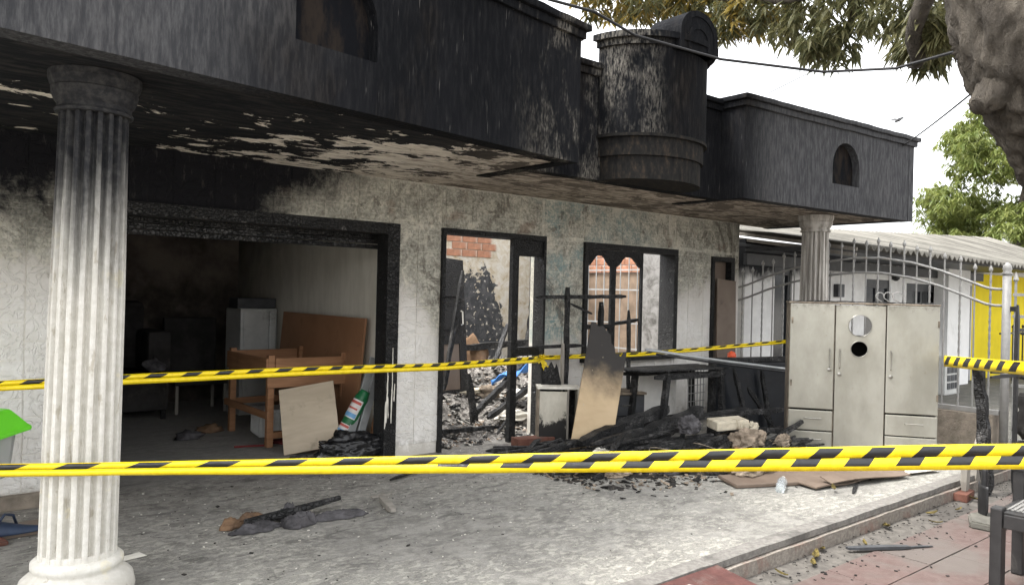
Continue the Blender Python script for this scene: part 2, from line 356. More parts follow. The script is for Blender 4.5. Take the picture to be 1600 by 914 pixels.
def mat_ward():
    t = NT('scorched_beige_enamel', 0.34, 0.5, 0.45)
    n = t.noise(t.map(t.pos, (2, 2, 1.0)), 1.3, 5, 0.6); x, y, z = t.sep(t.pos)
    n2 = t.noise(t.pos, 22, 6, 0.7)
    c = t.mix(t.step(n, 0.35, 0.65), (0.295, 0.284, 0.240), (0.40, 0.388, 0.337))
    sm = t.step(t.math('ADD', z, t.math('MULTIPLY', t.math('SUBTRACT', n2, 0.5), 0.3)), 1.40, 1.54, 0, 0.8)
    c = t.mix(sm, c, (0.10, 0.088, 0.07))
    c = t.mix(t.step(n2, 0.63, 0.72, 0, 0.35), c, (0.22, 0.17, 0.11))
    t.col(c); t.rough(t.step(n2, 0.3, 0.7, 0.28, 0.5)); t.bump(n, 0.15, 0.02); return t.m
M['ward'] = mat_ward()
M['wardedge'] = simple('burnt_enamel_edge', (0.20, 0.165, 0.125), 0.6, 0.4, 0.2, 0.5, 9, 0.4, 0.004, (0.03, 0.027, 0.025), 0.5)
M['chrome'] = simple('worn_chrome', (0.33, 0.32, 0.29), 0.4, 0.5, 0.9, 0.1, 20, 0)
M['darkint'] = simple('dark_cupboard_inside', (0.02, 0.019, 0.018), 0.8)  # inside painted near black so the lower door hole looks dark

def mat_tape():
    t = NT('barrier_tape', 0.34, 0.5)
    u = t.sep(t.uv)
    a = t.math('ADD', t.math('DIVIDE', u[0], 0.20), t.math('MULTIPLY', u[1], -0.45))
    fr = t.math('FRACT', a)
    ed = t.math('LESS_THAN', fr, 0.48)
    inner = t.math('MULTIPLY', t.math('GREATER_THAN', u[1], 0.16), t.math('LESS_THAN', u[1], 0.94))
    k = t.math('MULTIPLY', ed, inner)
    n = t.noise(t.pos, 30, 4, 0.6)
    yel = t.mix(t.step(n, 0.3, 0.7), (0.80, 0.58, 0.005), (0.90, 0.69, 0.012))
    t.col(t.mix(k, yel, (0.014, 0.014, 0.015)))
    t.bump(t.math('ADD', t.noise(t.map(t.pos, (9, 9, 45)), 1, 3, 0.6), t.noise(t.map(t.pos, (26, 26, 12)), 1, 4, 0.6)), 0.5, 0.006)
    t.b.inputs['Transmission Weight'].default_value = 0.0
    return t.m
M['tape'] = mat_tape()

def mat_leaf(name, c1, c2, trans=0.35):
    t = NT(name, 0.5, 0.35)
    r = t.noise(t.pos, 2.6, 4, 0.6); r2 = t.noise(t.pos, 17, 2, 0.5)
    c = t.mix(t.step(t.math('ADD', t.math('MULTIPLY', r, 0.5), t.math('MULTIPLY', r2, 0.5)), 0.38, 0.62), c1, c2)
    t.col(c)
    tr = t.n('ShaderNodeBsdfTranslucent'); t.lk(c, tr.inputs['Color'])
    mx = t.n('ShaderNodeMixShader'); mx.inputs[0].default_value = trans
    t.lk(t.b.outputs[0], mx.inputs[1]); t.lk(tr.outputs[0], mx.inputs[2])
    out = t.t.nodes['Material Output']; t.lk(mx.outputs[0], out.inputs['Surface']); return t.m
M['leaf'] = mat_leaf('mango_leaf', (0.072, 0.080, 0.036), (0.155, 0.145, 0.066), 0.5)
M['leafbacklit'] = mat_leaf('backlit_mango_leaf', (0.16, 0.115, 0.025), (0.26, 0.20, 0.05), 0.5)  # leaves lit from behind, their glow painted in as yellow
M['leaflime'] = mat_leaf('lime_leaf', (0.10, 0.14, 0.032), (0.22, 0.24, 0.07), 0.5)
M['deadleaf'] = simple('fallen_yellow_leaf', (0.11, 0.085, 0.028), 0.8, 0.15, 0, 0.8, 14)
def mat_bark():
    t = NT('mango_bark', 0.9, 0.2)
    n = t.noise(t.map(t.pos, (5, 5, 2.2)), 1, 8, 0.7, 0.5); n3 = t.noise(t.map(t.pos, (16, 16, 4)), 1, 7, 0.7, 1.2); n2 = t.noise(t.pos, 30, 6, 0.7)
    c = t.mix(t.step(n, 0.35, 0.65), (0.060, 0.051, 0.041), (0.125, 0.108, 0.087)); c = t.mix(t.step(n2, 0.5, 0.75, 0, 0.5), c, (0.16, 0.143, 0.12))
    t.col(c); t.bump(t.math('ADD', t.math('MULTIPLY', n3, 1.5), t.math('MULTIPLY', n2, 0.5)), 1.0, 0.06); return t.m
M['bark'] = mat_bark()
M['cable'] = simple('black_cable', (0.015, 0.015, 0.016), 0.6, 0.3, bump=0)

def mat_intwall():
    t = NT('burnt_inner_wall', 0.9, 0.2)
    p = t.pos; x, y, z = t.sep(p)
    n1 = t.noise(p, 1.4, 8, 0.68, 0.6); n2 = t.noise(p, 7, 8, 0.72, 0.5)
    c = t.ramp(n2, [(0.32, (0.36, 0.28, 0.18)), (0.45, (0.52, 0.46, 0.36)), (0.60, (0.62, 0.595, 0.54)), (0.74, (0.46, 0.31, 0.20))])
    ex = t.math('DIVIDE', t.math('SUBTRACT', x, 7.52), 0.50); ez = t.math('DIVIDE', t.math('SUBTRACT', z, 0.80), 0.98)
    e_ = t.math('SUBTRACT', 1.0, t.math('SQRT', t.math('ADD', t.math('MULTIPLY', ex, ex), t.math('MULTIPLY', ez, ez))))
    e_ = t.math('MAXIMUM', e_, t.math('SUBTRACT', t.step(x, 7.5, 7.1, 0.3, 1.05), z))
    ch = t.math('ADD', e_, t.math('MULTIPLY', t.math('SUBTRACT', t.noise(p, 2.8, 6, 0.6, 0.5), 0.5), 1.7))
    k = t.step(t.math('ADD', ch, t.math('MULTIPLY', t.math('SUBTRACT', n2, 0.5), 0.7)), -0.02, 0.02)
    k = t.math('MULTIPLY', k, t.step(t.noise(p, 15, 3, 0.5), 0.64, 0.61))
    c = t.mix(k, c, t.mix(t.step(n2, 0.4, 0.7), (0.05, 0.052, 0.056), (0.12, 0.12, 0.122)))
    t.col(c); t.bump(t.math('ADD', n2, t.math('MULTIPLY', k, 0.4)), 0.6, 0.02); return t.m
M['intwall'] = mat_intwall()
def mat_sidewall():
    t = NT('ashy_inner_wall', 0.9, 0.2)
    n2 = t.noise(t.pos, 6, 8, 0.72, 0.6)
    t.col(t.ramp(n2, [(0.32, (0.07, 0.066, 0.06)), (0.46, (0.15, 0.144, 0.135)), (0.60, (0.23, 0.223, 0.213)), (0.74, (0.13, 0.117, 0.104))]))
    t.bump(n2, 0.6, 0.015); return t.m
M['sidewall'] = mat_sidewall()
def mat_garwall():
    t = NT('smoky_garage_wall', 0.9, 0.2)
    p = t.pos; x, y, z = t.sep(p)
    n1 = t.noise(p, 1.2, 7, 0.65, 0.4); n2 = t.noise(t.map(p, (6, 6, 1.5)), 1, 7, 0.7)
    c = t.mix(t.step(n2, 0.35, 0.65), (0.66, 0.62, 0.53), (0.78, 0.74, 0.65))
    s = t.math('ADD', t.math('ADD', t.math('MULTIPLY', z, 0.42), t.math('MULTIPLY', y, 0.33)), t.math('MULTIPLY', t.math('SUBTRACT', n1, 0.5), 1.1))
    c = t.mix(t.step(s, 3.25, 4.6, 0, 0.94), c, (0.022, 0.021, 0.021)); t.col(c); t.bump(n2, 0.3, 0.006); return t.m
M['garwall'] = mat_garwall()
M['sootblack'] = simple('soot_black', (0.035, 0.033, 0.032), 0.92, 0.08, 0, 0.4, 3, 0.5, 0.01, (0.10, 0.088, 0.075), 0.3)
def mat_rubble():
    t = NT('ash_rubble', 0.95, 0.15)
    n1 = t.noise(t.pos, 19, 8, 0.78, 0.8); n2 = t.noise(t.pos, 2.5, 5, 0.6)
    c = t.ramp(n1, [(0.32, (0.02, 0.02, 0.02)), (0.45, (0.11, 0.10, 0.092)), (0.56, (0.31, 0.29, 0.265)), (0.66, (0.50, 0.48, 0.45)), (0.78, (0.26, 0.17, 0.11))])
    c = t.mix(t.step(n2, 0.5, 0.65, 0, 0.5), c, (0.05, 0.048, 0.046)); t.col(c); t.bump(n1, 0.7, 0.014); return t.m
M['rubble'] = mat_rubble()
def mat_chips():
    t = NT('mixed_chips', 0.92, 0.1)
    n = t.noise(t.pos, 8, 4, 0.7)
    t.col(t.ramp(n, [(0.36, (0.02, 0.02, 0.02)), (0.44, (0.10, 0.095, 0.088)), (0.50, (0.40, 0.385, 0.355)), (0.56, (0.22, 0.15, 0.10)), (0.63, (0.55, 0.53, 0.49))], 'CONSTANT')); return t.m
M['chips'] = mat_chips()
M['ash'] = None
def mat_ash():
    t = NT('black_ash', 0.95, 0.15)
    n1 = t.noise(t.pos, 11, 8, 0.75, 0.6)
    t.col(t.ramp(n1, [(0.35, (0.012, 0.012, 0.012)), (0.55, (0.04, 0.037, 0.034)), (0.68, (0.12, 0.10, 0.08)), (0.80, (0.30, 0.26, 0.21))]))
    t.bump(n1, 0.9, 0.03); return t.m
M['ash'] = mat_ash()
M['bluetarp'] = simple('blue_tarp', (0.06, 0.22, 0.60), 0.45, 0.4, 0, 0.25, 5, 0.4, 0.01, (0.45, 0.50, 0.55), 0.15)
M['paper'] = simple('dirty_paper', (0.68, 0.65, 0.58), 0.85, 0.2, 0, 0.12, 7, 0.4, 0.006, (0.30, 0.25, 0.19), 0.35)
M['card'] = simple('brown_card', (0.16, 0.10, 0.06), 0.9, 0.2, 0, 0.3, 6, 0.5, 0.01, (0.08, 0.06, 0.05), 0.4)
M['foam'] = simple('scorched_foam', (0.52, 0.47, 0.37), 0.95, 0.1, 0, 0.15, 14, 0.6, 0.006, (0.20, 0.16, 0.11), 0.35)
M['cloth'] = simple('grey_cloth', (0.075, 0.072, 0.075), 0.95, 0.1, 0, 0.45, 8, 0.6, 0.01, (0.06, 0.055, 0.055), 0.4)
M['rag'] = simple('beige_rag', (0.24, 0.195, 0.15), 0.95, 0.1, 0, 0.5, 7, 0.6, 0.01, (0.10, 0.08, 0.06), 0.45)
M['bag'] = simple('black_plastic_bag', (0.012, 0.012, 0.013), 0.25, 0.5, 0, 0.2, 4, 0.5, 0.012)
M['tyre'] = simple('rubber', (0.016, 0.016, 0.016), 0.8, 0.3, 0, 0.3, 20, 0.5, 0.004)
M['green'] = simple('green_cylinder_paint', (0.012, 0.13, 0.045), 0.4, 0.45, 0, 0.2, 6, 0)
M['limeplastic'] = simple('lime_plastic', (0.16, 0.72, 0.03), 0.3, 0.5, 0, 0.06, 4, 0)
M['label'] = simple('paper_label', (0.66, 0.62, 0.60), 0.6, 0.3, 0, 0.08, 12, 0)
M['labelred'] = simple('red_print', (0.50, 0.10, 0.08), 0.6, 0.3, 0, 0.1, 12, 0)
M['labelblue'] = simple('blue_print', (0.16, 0.36, 0.60), 0.6, 0.3, 0, 0.1, 12, 0)
M['navy'] = simple('navy_rubber', (0.022, 0.034, 0.062), 0.6, 0.35, 0, 0.3, 6, 0.4, 0.004, (0.10, 0.10, 0.11), 0.2)
M['dkplastic'] = simple('dark_brown_plastic', (0.020, 0.019, 0.019), 0.42, 0.45, 0, 0.25, 9, 0.2, 0.002, (0.07, 0.065, 0.06), 0.2)
M['weave'] = simple('white_woven_plastic', (0.20, 0.195, 0.185), 0.5, 0.4, 0, 0.1, 10, 0)
M['crate'] = simple('white_plastic_crate', (0.52, 0.52, 0.50), 0.5, 0.4, 0, 0.12, 6, 0.2, 0.003, (0.2, 0.19, 0.17), 0.3)
M['offwhite'] = simple('smoky_white_enamel', (0.46, 0.46, 0.44), 0.4, 0.4, 0, 0.12, 4, 0.1, 0.003, (0.12, 0.11, 0.10), 0.35)
M['whitepanel'] = simple('white_board_face', (0.66, 0.645, 0.61), 0.7, 0.3, 0, 0.08, 5, 0.3, 0.003, (0.35, 0.32, 0.28), 0.25)
M['burntwhite'] = None
def mat_burntwhite():
    t = NT('half_burnt_white_board', 0.75, 0.3)
    x, y, z = t.sep(t.obj)
    n = t.noise(t.obj, 6, 7, 0.7)
    c = t.mix(t.step(n, 0.35, 0.7), (0.46, 0.43, 0.36), (0.58, 0.55, 0.47))
    zz = t.math('ADD', z, t.math('MULTIPLY', t.math('SUBTRACT', t.noise(t.obj, 5, 6, 0.7), 0.5), 0.55))
    c = t.mix(t.step(zz, 0.26, 0.20), c, (0.02, 0.019, 0.018)); t.col(c); t.bump(n, 0.3, 0.005); return t.m
M['burntwhite'] = mat_burntwhite()
M['redplastic'] = simple('orange_red_plastic', (0.75, 0.10, 0.03), 0.4, 0.4, 0, 0.1, 6, 0)
M['stone'] = simple('grey_stone', (0.12, 0.115, 0.10), 0.9, 0.2, 0, 0.25, 8, 0.6, 0.012, (0.10, 0.10, 0.085), 0.35)
M['redrag'] = simple('red_litter', (0.13, 0.02, 0.02), 0.8)
def mat_clear():
    t = NT('clear_plastic', 0.08, 0.5); t.col((0.85, 0.90, 0.92)); t.b.inputs['Transmission Weight'].default_value = 0.85; t.b.inputs['IOR'].default_value = 1.25; return t.m
M['clear'] = mat_clear()
def mat_smoke():
    t = NT('grey_translucent_plastic', 0.22, 0.5); t.col((0.66, 0.67, 0.65)); t.b.inputs['Transmission Weight'].default_value = 0.5; t.b.inputs['IOR'].default_value = 1.2; return t.m
M['smokeplastic'] = mat_smoke()

# ------------------------------------------------------------------ mesh helpers
def obj(name, bm, mat, parent=None, smooth=False, loc=None, rot=None):
    me = bpy.data.meshes.new(name)
    if isinstance(bm, bmesh.types.BMesh):
        bmesh.ops.recalc_face_normals(bm, faces=bm.faces[:]); bm.to_mesh(me); bm.free()
    else:
        me.from_pydata(*bm); me.update()
    if smooth:
        for p in me.polygons: p.use_smooth = True
    me.materials.append(M[mat] if isinstance(mat, str) else mat)
    o = bpy.data.objects.new(name, me); COL.objects.link(o)
    if parent: o.parent = parent
    if loc: o.location = loc
    if rot: o.rotation_euler = rot
    return o
def tag(o, label, cat, group=None, kind=None):
    o['label'] = label; o['category'] = cat
    if group: o['group'] = group
    if kind: o['kind'] = kind
    return o
def thing(name, label, cat, loc=(0, 0, 0), rot=(0, 0, 0), group=None):
    o = bpy.data.objects.new(name, None); COL.objects.link(o); o.empty_display_size = 0.1
    o.location = loc; o.rotation_euler = rot; return tag(o, label, cat, group)
def struct(o): o['kind'] = 'structure'; return o
def copy_of(o, parent=None, loc=None, rot=None, name=None):
    c = o.copy(); COL.objects.link(c); c.parent = parent
    if loc is not None: c.location = loc
    if rot is not None: c.rotation_euler = rot
    for ch in o.children:
        copy_of(ch, c)
    return c
def B(): return bmesh.new()
def bx(bm, x0, x1, y0, y1, z0, z1, mat4=None, bevel=0.0):
    v = [bm.verts.new((x, y, z)) for x in (x0, x1) for y in (y0, y1) for z in (z0, z1)]
    fs = [bm.faces.new([v[i] for i in f]) for f in ((0, 1, 3, 2), (4, 6, 7, 5), (0, 4, 5, 1), (2, 3, 7, 6), (0, 2, 6, 4), (1, 5, 7, 3))]
    if mat4 is not None:
        for q in v: q.co = mat4 @ q.co
    if bevel:
        es = list({e for f in fs for e in f.edges})
        bmesh.ops.bevel(bm, geom=es, offset=bevel, segments=2, profile=0.6, affect='EDGES')
    return bm
def frame_from(p0, p1, up=(0, 0, 1)):
    d = (Vector(p1)-Vector(p0)); L = d.length; d.normalize(); u = Vector(up)
    if abs(d.dot(u)) > 0.98: u = Vector((0, 1, 0))
    s = d.cross(u).normalized(); u = s.cross(d)
    m = Matrix(((d.x, s.x, u.x, p0[0]), (d.y, s.y, u.y, p0[1]), (d.z, s.z, u.z, p0[2]), (0, 0, 0, 1)))
    return m, L
def beam(bm, p0, p1, w, h, up=(0, 0, 1), jag=0.0, seg=1, bevel=0.0, seed=0):
    m, L = frame_from(p0, p1, up)
    if seg == 1: return bx(bm, 0, L, -w/2, w/2, -h/2, h/2, m, bevel)
    rnd = random.Random(seed); rings = []
    for i in range(seg+1):
        t = i/seg; k = 1.0
        if jag and i in (0, seg): k = 0.45 + 0.3*rnd.random()
        ww, hh = w*k*(1-jag*rnd.random()), h*k*(1-jag*rnd.random())
        oy, oz = (rnd.random()-.5)*jag*w*0.5, (rnd.random()-.5)*jag*h*0.5
        xx = L*t + (rnd.random()-.5)*jag*L/seg*0.5
        rings.append([bm.verts.new(m @ Vector((xx, oy+a*ww/2*(1-jag*.35*rnd.random()), oz+b*hh/2*(1-jag*.35*rnd.random())))) for a, b in ((-1, -1), (1, -1), (1, 1), (-1, 1))])
    for r0, r1 in zip(rings, rings[1:]):
        for k in range(4): bm.faces.new((r0[k], r0[(k+1) % 4], r1[(k+1) % 4], r1[k]))
    bm.faces.new(rings[0]); bm.faces.new(rings[-1][::-1]); return bm
def tube(bm, pts, r, n=8, cap=True):
    pts = [Vector(p) for p in pts]; rings = []
    rr = r if isinstance(r, (list, tuple)) else [r]*len(pts)
    ref = Vector((0.13, 0.21, 0.97))
    for i, p in enumerate(pts):
        d = (pts[min(i+1, len(pts)-1)]-pts[max(i-1, 0)]).normalized()
        s = d.cross(ref)
        if s.length < 0.05: s = d.cross(Vector((1, 0, 0)))
        s.normalize(); u = s.cross(d)
        rings.append([bm.verts.new(p + (s*math.cos(2*math.pi*k/n)+u*math.sin(2*math.pi*k/n))*rr[i]) for k in range(n)])
    for a, b in zip(rings, rings[1:]):
        for k in range(n): bm.faces.new((a[k], a[(k+1) % n], b[(k+1) % n], b[k]))
    if cap: bm.faces.new(rings[0][::-1]); bm.faces.new(rings[-1])
    return bm
def lathe(bm, prof, n=24, fl=None, c=(0, 0)):
    rings = []
    for r, z in prof:
        rings.append([bm.verts.new((c[0]+math.cos(2*math.pi*k/n)*r*(fl(k) if fl else 1), c[1]+math.sin(2*math.pi*k/n)*r*(fl(k) if fl else 1), z)) for k in range(n)])
    for a, b in zip(rings, rings[1:]):
        for k in range(n): bm.faces.new((a[k], a[(k+1) % n], b[(k+1) % n], b[k]))
    bm.faces.new(rings[0][::-1]); bm.faces.new(rings[-1]); return bm
def prism(bm, poly, z0, z1):
    a = [bm.verts.new((x, y, z0)) for x, y in poly]; b = [bm.verts.new((x, y, z1)) for x, y in poly]
    bm.faces.new(a[::-1]); bm.faces.new(b); n = len(poly)
    for k in range(n): bm.faces.new((a[k], a[(k+1) % n], b[(k+1) % n], b[k]))
    return bm
def panel_holes(outer, holes, t, m4=None):
    """flat panel in local (u, v), thickness along local -y, with holes cut right through"""
    bm = B(); eds = []
    for loop in [outer]+holes:
        vs = [bm.verts.new((u, 0, v)) for u, v in loop]
        eds += [bm.edges.new((vs[i], vs[(i+1) % len(vs)])) for i in range(len(vs))]
    r = bmesh.ops.triangle_fill(bm, edges=eds, use_beauty=True, use_dissolve=False)
    fs = [g for g in r['geom'] if isinstance(g, bmesh.types.BMFace)]
    ex = bmesh.ops.extrude_face_region(bm, geom=fs)
    for g in ex['geom']:
        if isinstance(g, bmesh.types.BMVert): g.co.y += t
    if m4 is not None: bm.transform(m4)
    return bm
def jitter(bm, amp, scale=6.0, seed=0):
    for v in bm.verts:
        n = noise.noise_vector(v.co*scale + Vector((seed*3.1, seed*1.7, seed))); v.co += n*amp
    return bm
def grid(nx, ny, f):
    vs = [f(i/nx, j/ny) for j in range(ny+1) for i in range(nx+1)]
    fs = [(j*(nx+1)+i, j*(nx+1)+i+1, (j+1)*(nx+1)+i+1, (j+1)*(nx+1)+i) for j in range(ny) for i in range(nx)]
    return vs, [], fs
def solid(o, t, off=-1):
    s = o.modifiers.new('solid', 'SOLIDIFY'); s.thickness = t; s.offset = off; return o
def arch(cx, w, z0, zs, n=10):
    """arched opening: flat sill z0, springing zs"""
    return [(cx-w/2, z0), (cx+w/2, z0)] + [(cx+w/2*math.cos(math.pi*k/n), zs+w/2*1.05*math.sin(math.pi*k/n)) for k in range(n+1)]
def circ(cx, cz, r, n=28): return [(cx+r*math.cos(2*math.pi*k/n), cz+r*math.sin(2*math.pi*k/n)) for k in range(n)]

WY = 5.95; SZ = 2.48

# ================================================================== GROUND
o = struct(obj('ground', ([(-300, -300, -0.2), (400, -300, -0.2), (400, 400, -0.2), (-300, 400, -0.2)], [], [(0, 1, 2, 3)]), 'asphalt'))
bm = B(); bx(bm, -8, 30, -2.2, 2.56, -0.30, -0.128); pav = struct(obj('pavement', bm, 'cement'))
bm = B(); bx(bm, 0.004, 0.626, 0.004, 0.331, -0.14, -0.120, bevel=0.003); proto = obj('paver', bm, 'paver', pav)
first = True
for r in range(7):
    for c in range(16):
        x0 = 1.9 + c*0.63 + (0.31 if r % 2 else 0.0); y0 = 2.005 - r*0.335
        if first: p = proto; first = False
        else: p = proto.copy(); COL.objects.link(p); p.parent = pav
        p.location = (x0, y0, random.uniform(-0.003, 0.002)); p.rotation_euler = (random.uniform(-.004, .004), random.uniform(-.004, .004), random.uniform(-.003, .003))
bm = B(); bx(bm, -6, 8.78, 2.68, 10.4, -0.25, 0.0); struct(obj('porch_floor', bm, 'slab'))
# worn cement lip and crumbling riser along the front of the porch
def lip(x0, x1, y0, y1, z0, z1, seed):
    bm = B(); n = int((x1-x0)/0.12); rows = []
    for i in range(n+1):
        x = x0+(x1-x0)*i/n; a = noise.noise(Vector((x*3, seed, 0)))*0.008; b = noise.noise(Vector((x*5, seed, 9)))*0.006
        rows.append([bm.verts.new(q) for q in ((x, y0+a, z0), (x, y1, z0), (x, y1, z1+b*.5), (x, y0+a, z1+b))])
    for p, q in zip(rows, rows[1:]):
        for k in range(4): bm.faces.new((p[k], p[(k+1) % 4], q[(k+1) % 4], q[k]))
    bm.faces.new(rows[0]); bm.faces.new(rows[-1][::-1]); return bm
kerb = struct(obj('porch_kerb', lip(-6, 8.7, 2.59, 2.70, -0.035, 0.006, 1), 'kerb'))
struct(obj('porch_riser', lip(-6, 8.7, 2.565, 2.76, -0.22, -0.042, 2), 'riser'))
# neighbour's forecourt
bm = B(); bx(bm, 8.98, 30, 2.58, 14, -0.25, -0.02); struct(obj('forecourt', bm, M['stone']))

# ================================================================== BURNT HOUSE
house = thing('burnt_house', 'fire-blackened single-storey house with fluted porch columns and sooty parapet', 'house')
openings = [(1.12, 3.56, 0.0, 2.08), (4.02, 5.30, 0.0, 2.08), (5.88, 7.44, 0.80, 2.06), (8.15, 8.62, 0.0, 2.01)]
def cells(x0, x1, z0, z1, holes):
    xs = sorted({x0, x1, *[h for o_ in holes for h in o_[:2] if x0 < h < x1]}); zs = sorted({z0, z1, *[h for o_ in holes for h in o_[2:] if z0 < h < z1]})
    out = []
    for a, b in zip(xs, xs[1:]):
        for c, d in zip(zs, zs[1:]):
            mx, mz = (a+b)/2, (c+d)/2
            if not any(o_[0] < mx < o_[1] and o_[2] < mz < o_[3] for o_ in holes): out.append((a, b, c, d))
    return out
bm = B()
for a, b, c, d in cells(-3.0, 8.75, 0.0, 2.62, openings): bx(bm, a, b, WY, WY+0.2, c, d)
fac = obj('facade_wall', bm, 'core', house)
tw, th = 0.3025, 0.25
k0 = int((-0.6-0.735)/tw)-1
i = 0
for k in range(k0, 40):
    x0 = 0.735+k*tw; x1 = x0+tw
    if x0 > 8.75 or x0 < -1.0: continue
    x1 = min(x1, 8.75)
    for r in range(-1, 11):
        z0 = 0.10 + r*th + (th/2 if k % 2 else 0); z1 = z0+th
        z0, z1 = max(z0, 0.10), min(z1, SZ-0.01)
        if z1-z0 < 0.03: continue
        for a, b, c, d in cells(x0, x1, z0, z1, openings):
            if b-a < 0.03 or d-c < 0.03: continue
            bm = B(); pr = 0.006+random.uniform(-.0015, .002)
            bx(bm, a+0.0045, b-0.0045, WY-pr, WY-0.0005, c+0.0045, d-0.0045, bevel=0.0015)
            obj('wall_tile', bm, 'tile', fac)
# thick crumbling foot of the wall
bm = B(); bx(bm, -1.0, 1.12, WY-0.05, WY-0.001, 0.0, 0.10, bevel=0.01); obj('wall_foot', bm, 'concrete', house)

# inner walls
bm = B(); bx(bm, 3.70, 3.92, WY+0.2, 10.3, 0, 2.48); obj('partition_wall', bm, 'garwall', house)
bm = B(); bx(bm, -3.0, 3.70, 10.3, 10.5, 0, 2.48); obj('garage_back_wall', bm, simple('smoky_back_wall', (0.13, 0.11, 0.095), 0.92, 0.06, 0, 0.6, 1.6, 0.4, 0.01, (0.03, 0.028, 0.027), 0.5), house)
bm = B(); bx(bm, -3.2, -3.0, WY, 10.5, 0, 2.48); obj('garage_side_wall', bm, 'sootblack', house)
bm = B(); bx(bm, -3.2, 3.93, WY+0.12, 10.52, 2.482, 2.62); obj('garage_ceiling', bm, 'sootblack', house)
bm = B(); bx(bm, 3.925, 8.75, 10.0, 10.2, 0, 2.75); bw = obj('room_back_wall', bm, 'intwall', house)
bm = B()
for a, b, c, d in cells(WY+0.2, 10.0, 0.0, 2.7, [(7.52, 9.1, 0.55, 2.55)]): bx(bm, 8.60, 8.75, a, b, c, d)
sw = obj('room_side_wall', bm, 'sidewall', house)
# exposed clay bricks in the back wall where plaster fell
bm = B(); bx(bm, 0, 0.29, -0.012, 0, 0, 0.105, bevel=0.006); bproto = obj('brick', bm, 'brick', bw); nb = 0
for r in range(4):
    for c in range(3):
        if r == 3 and c == 2: continue
        p = bproto if nb == 0 else copy_of(bproto, bw); nb += 1
        p.location = (6.86+c*0.30+(0.1 if r % 2 else 0), 9.998, 2.06+r*0.115)

# door, window and garage frames: thick charred timber
gar = B(); bx(gar, 3.44, 3.565, WY-0.03, WY+0.16, 0, 2.085, bevel=0.006); bx(gar, 1.10, 3.4395, WY-0.03, WY+0.16, 1.99, 2.085, bevel=0.006)
gf = obj('garage_frame', gar, 'charframe', house)
for k in range(9):      # paint hanging in shreds on the jamb
    bm = B(); x0 = 3.44+random.uniform(0, .10); z0 = random.uniform(0.25, 0.6); L = random.uniform(.15, .4)
    beam(bm, (x0, WY-0.034, z0), (x0+random.uniform(-.008, .008), WY-0.036, z0+L), random.uniform(.008, .02), 0.003, (0, 1, 0), 0.4, 6, seed=k); obj('paint_shred', bm, 'paper', gf)
# roller shutter rolled up under the lintel
bm = B(); tube(bm, [(1.0, WY+0.40, 2.13), (3.62, WY+0.40, 2.13)], 0.17, 18); rs = obj('shutter_roll', bm, 'sootblack', house, True)
for k in range(4):
    bm = B(); beam(bm, (1.0, WY+0.225+k*0.012, 2.02-k*0.045), (3.62, WY+0.225+k*0.012, 2.02-k*0.045), 0.02, 0.04, bevel=0.004)
    obj('shutter_slat', bm, 'char', rs)
# door frame with sidelight
bm = B()
bx(bm, 4.015, 4.055, WY-0.04, WY+0.14, 0, 2.085); bx(bm, 4.0552, 5.305, WY-0.04, WY+0.14, 2.035, 2.085)
bx(bm, 4.875, 4.955, WY-0.02, WY+0.035, 0, 2.034); bx(bm, 5.275, 5.305, WY-0.042, WY+0.12, 0, 2.034); bx(bm, 4.9552, 5.2748, WY-0.015, WY+0.03, 1.87, 2.034); bx(bm, 4.9552, 5.2548, WY-0.015, WY+0.03, 0.86, 0.95)
jitter(bm, 0.003, 20, 3); obj('door_frame', bm, 'charframe', house)
# window frame: outer frame, two arched sashes, right bay open
bm = B()
bx(bm, 5.87, 5.92, WY-0.04, WY+0.16, 0.80, 2.065); bx(bm, 7.38, 7.45, WY-0.04, WY+0.19, 0.80, 2.065); bx(bm, 5.9202, 7.3798, WY-0.04, WY+0.16, 2.0, 2.065); bx(bm, 5.85, 7.46, WY-0.09, WY+0.16, 0.76, 0.799)
wf = obj('window_frame', bm, 'charframe', house)
def sash(x0, x1, z0, z1, broken):
    zt = z1-0.10; w_ = x1-x0-0.075; cx = (x0+x1)/2; h = []
    n = 16; top = []
    for k in range(n+1):
        q = 1-2*k/n; a = max(0.0, (abs(q)-0.22)/0.78); sm_ = a*a*(3-2*a)
        top.append((cx+w_/2*q, zt+0.035-0.115*sm_))
    h = [[(cx-w_/2, z0+0.05), (cx+w_/2, z0+0.05)]+top]
    return panel_holes([(x0, z0), (x1, z0), (x1, z1), (x0, z1)], h, 0.03, Matrix.Translation((0, WY+0.0, 0)))
s1 = obj('sash', jitter(sash(5.925, 6.36, 1.12, 1.995, 1), 0.006, 25, 1), 'charframe', wf)
s2 = obj('sash', jitter(sash(6.365, 6.86, 0.80, 1.995, 0), 0.006, 25, 2), 'charframe', wf)
bm = B(); beam(bm, (6.33, WY+0.02, 0.80), (6.33, WY+0.02, 1.12), 0.10, 0.06, jag=0.4, seg=6); obj('sash_stile', bm, 'charframe', wf)
bm = B(); beam(bm, (6.42, WY+0.04, 1.17), (6.84, WY+0.05, 1.22), 0.05, 0.05, jag=0.3, seg=6); obj('sash_rail', bm, 'charframe', wf)
# side doorway with smoky jambs
bm = B(); bx(bm, 8.145, 8.20, WY-0.03, WY+0.15, 0, 2.02); bx(bm, 8.55, 8.63, WY-0.03, WY+0.15, 0, 2.02); bx(bm, 8.2002, 8.5498, WY-0.03, WY+0.15, 1.96, 2.02); obj('side_door_frame', bm, 'charframe', house)
bm = B(); bx(bm, 8.2002, 8.5498, WY+0.06, WY+0.10, 0, 1.959); obj('side_door', bm, M['brownboard'], house)

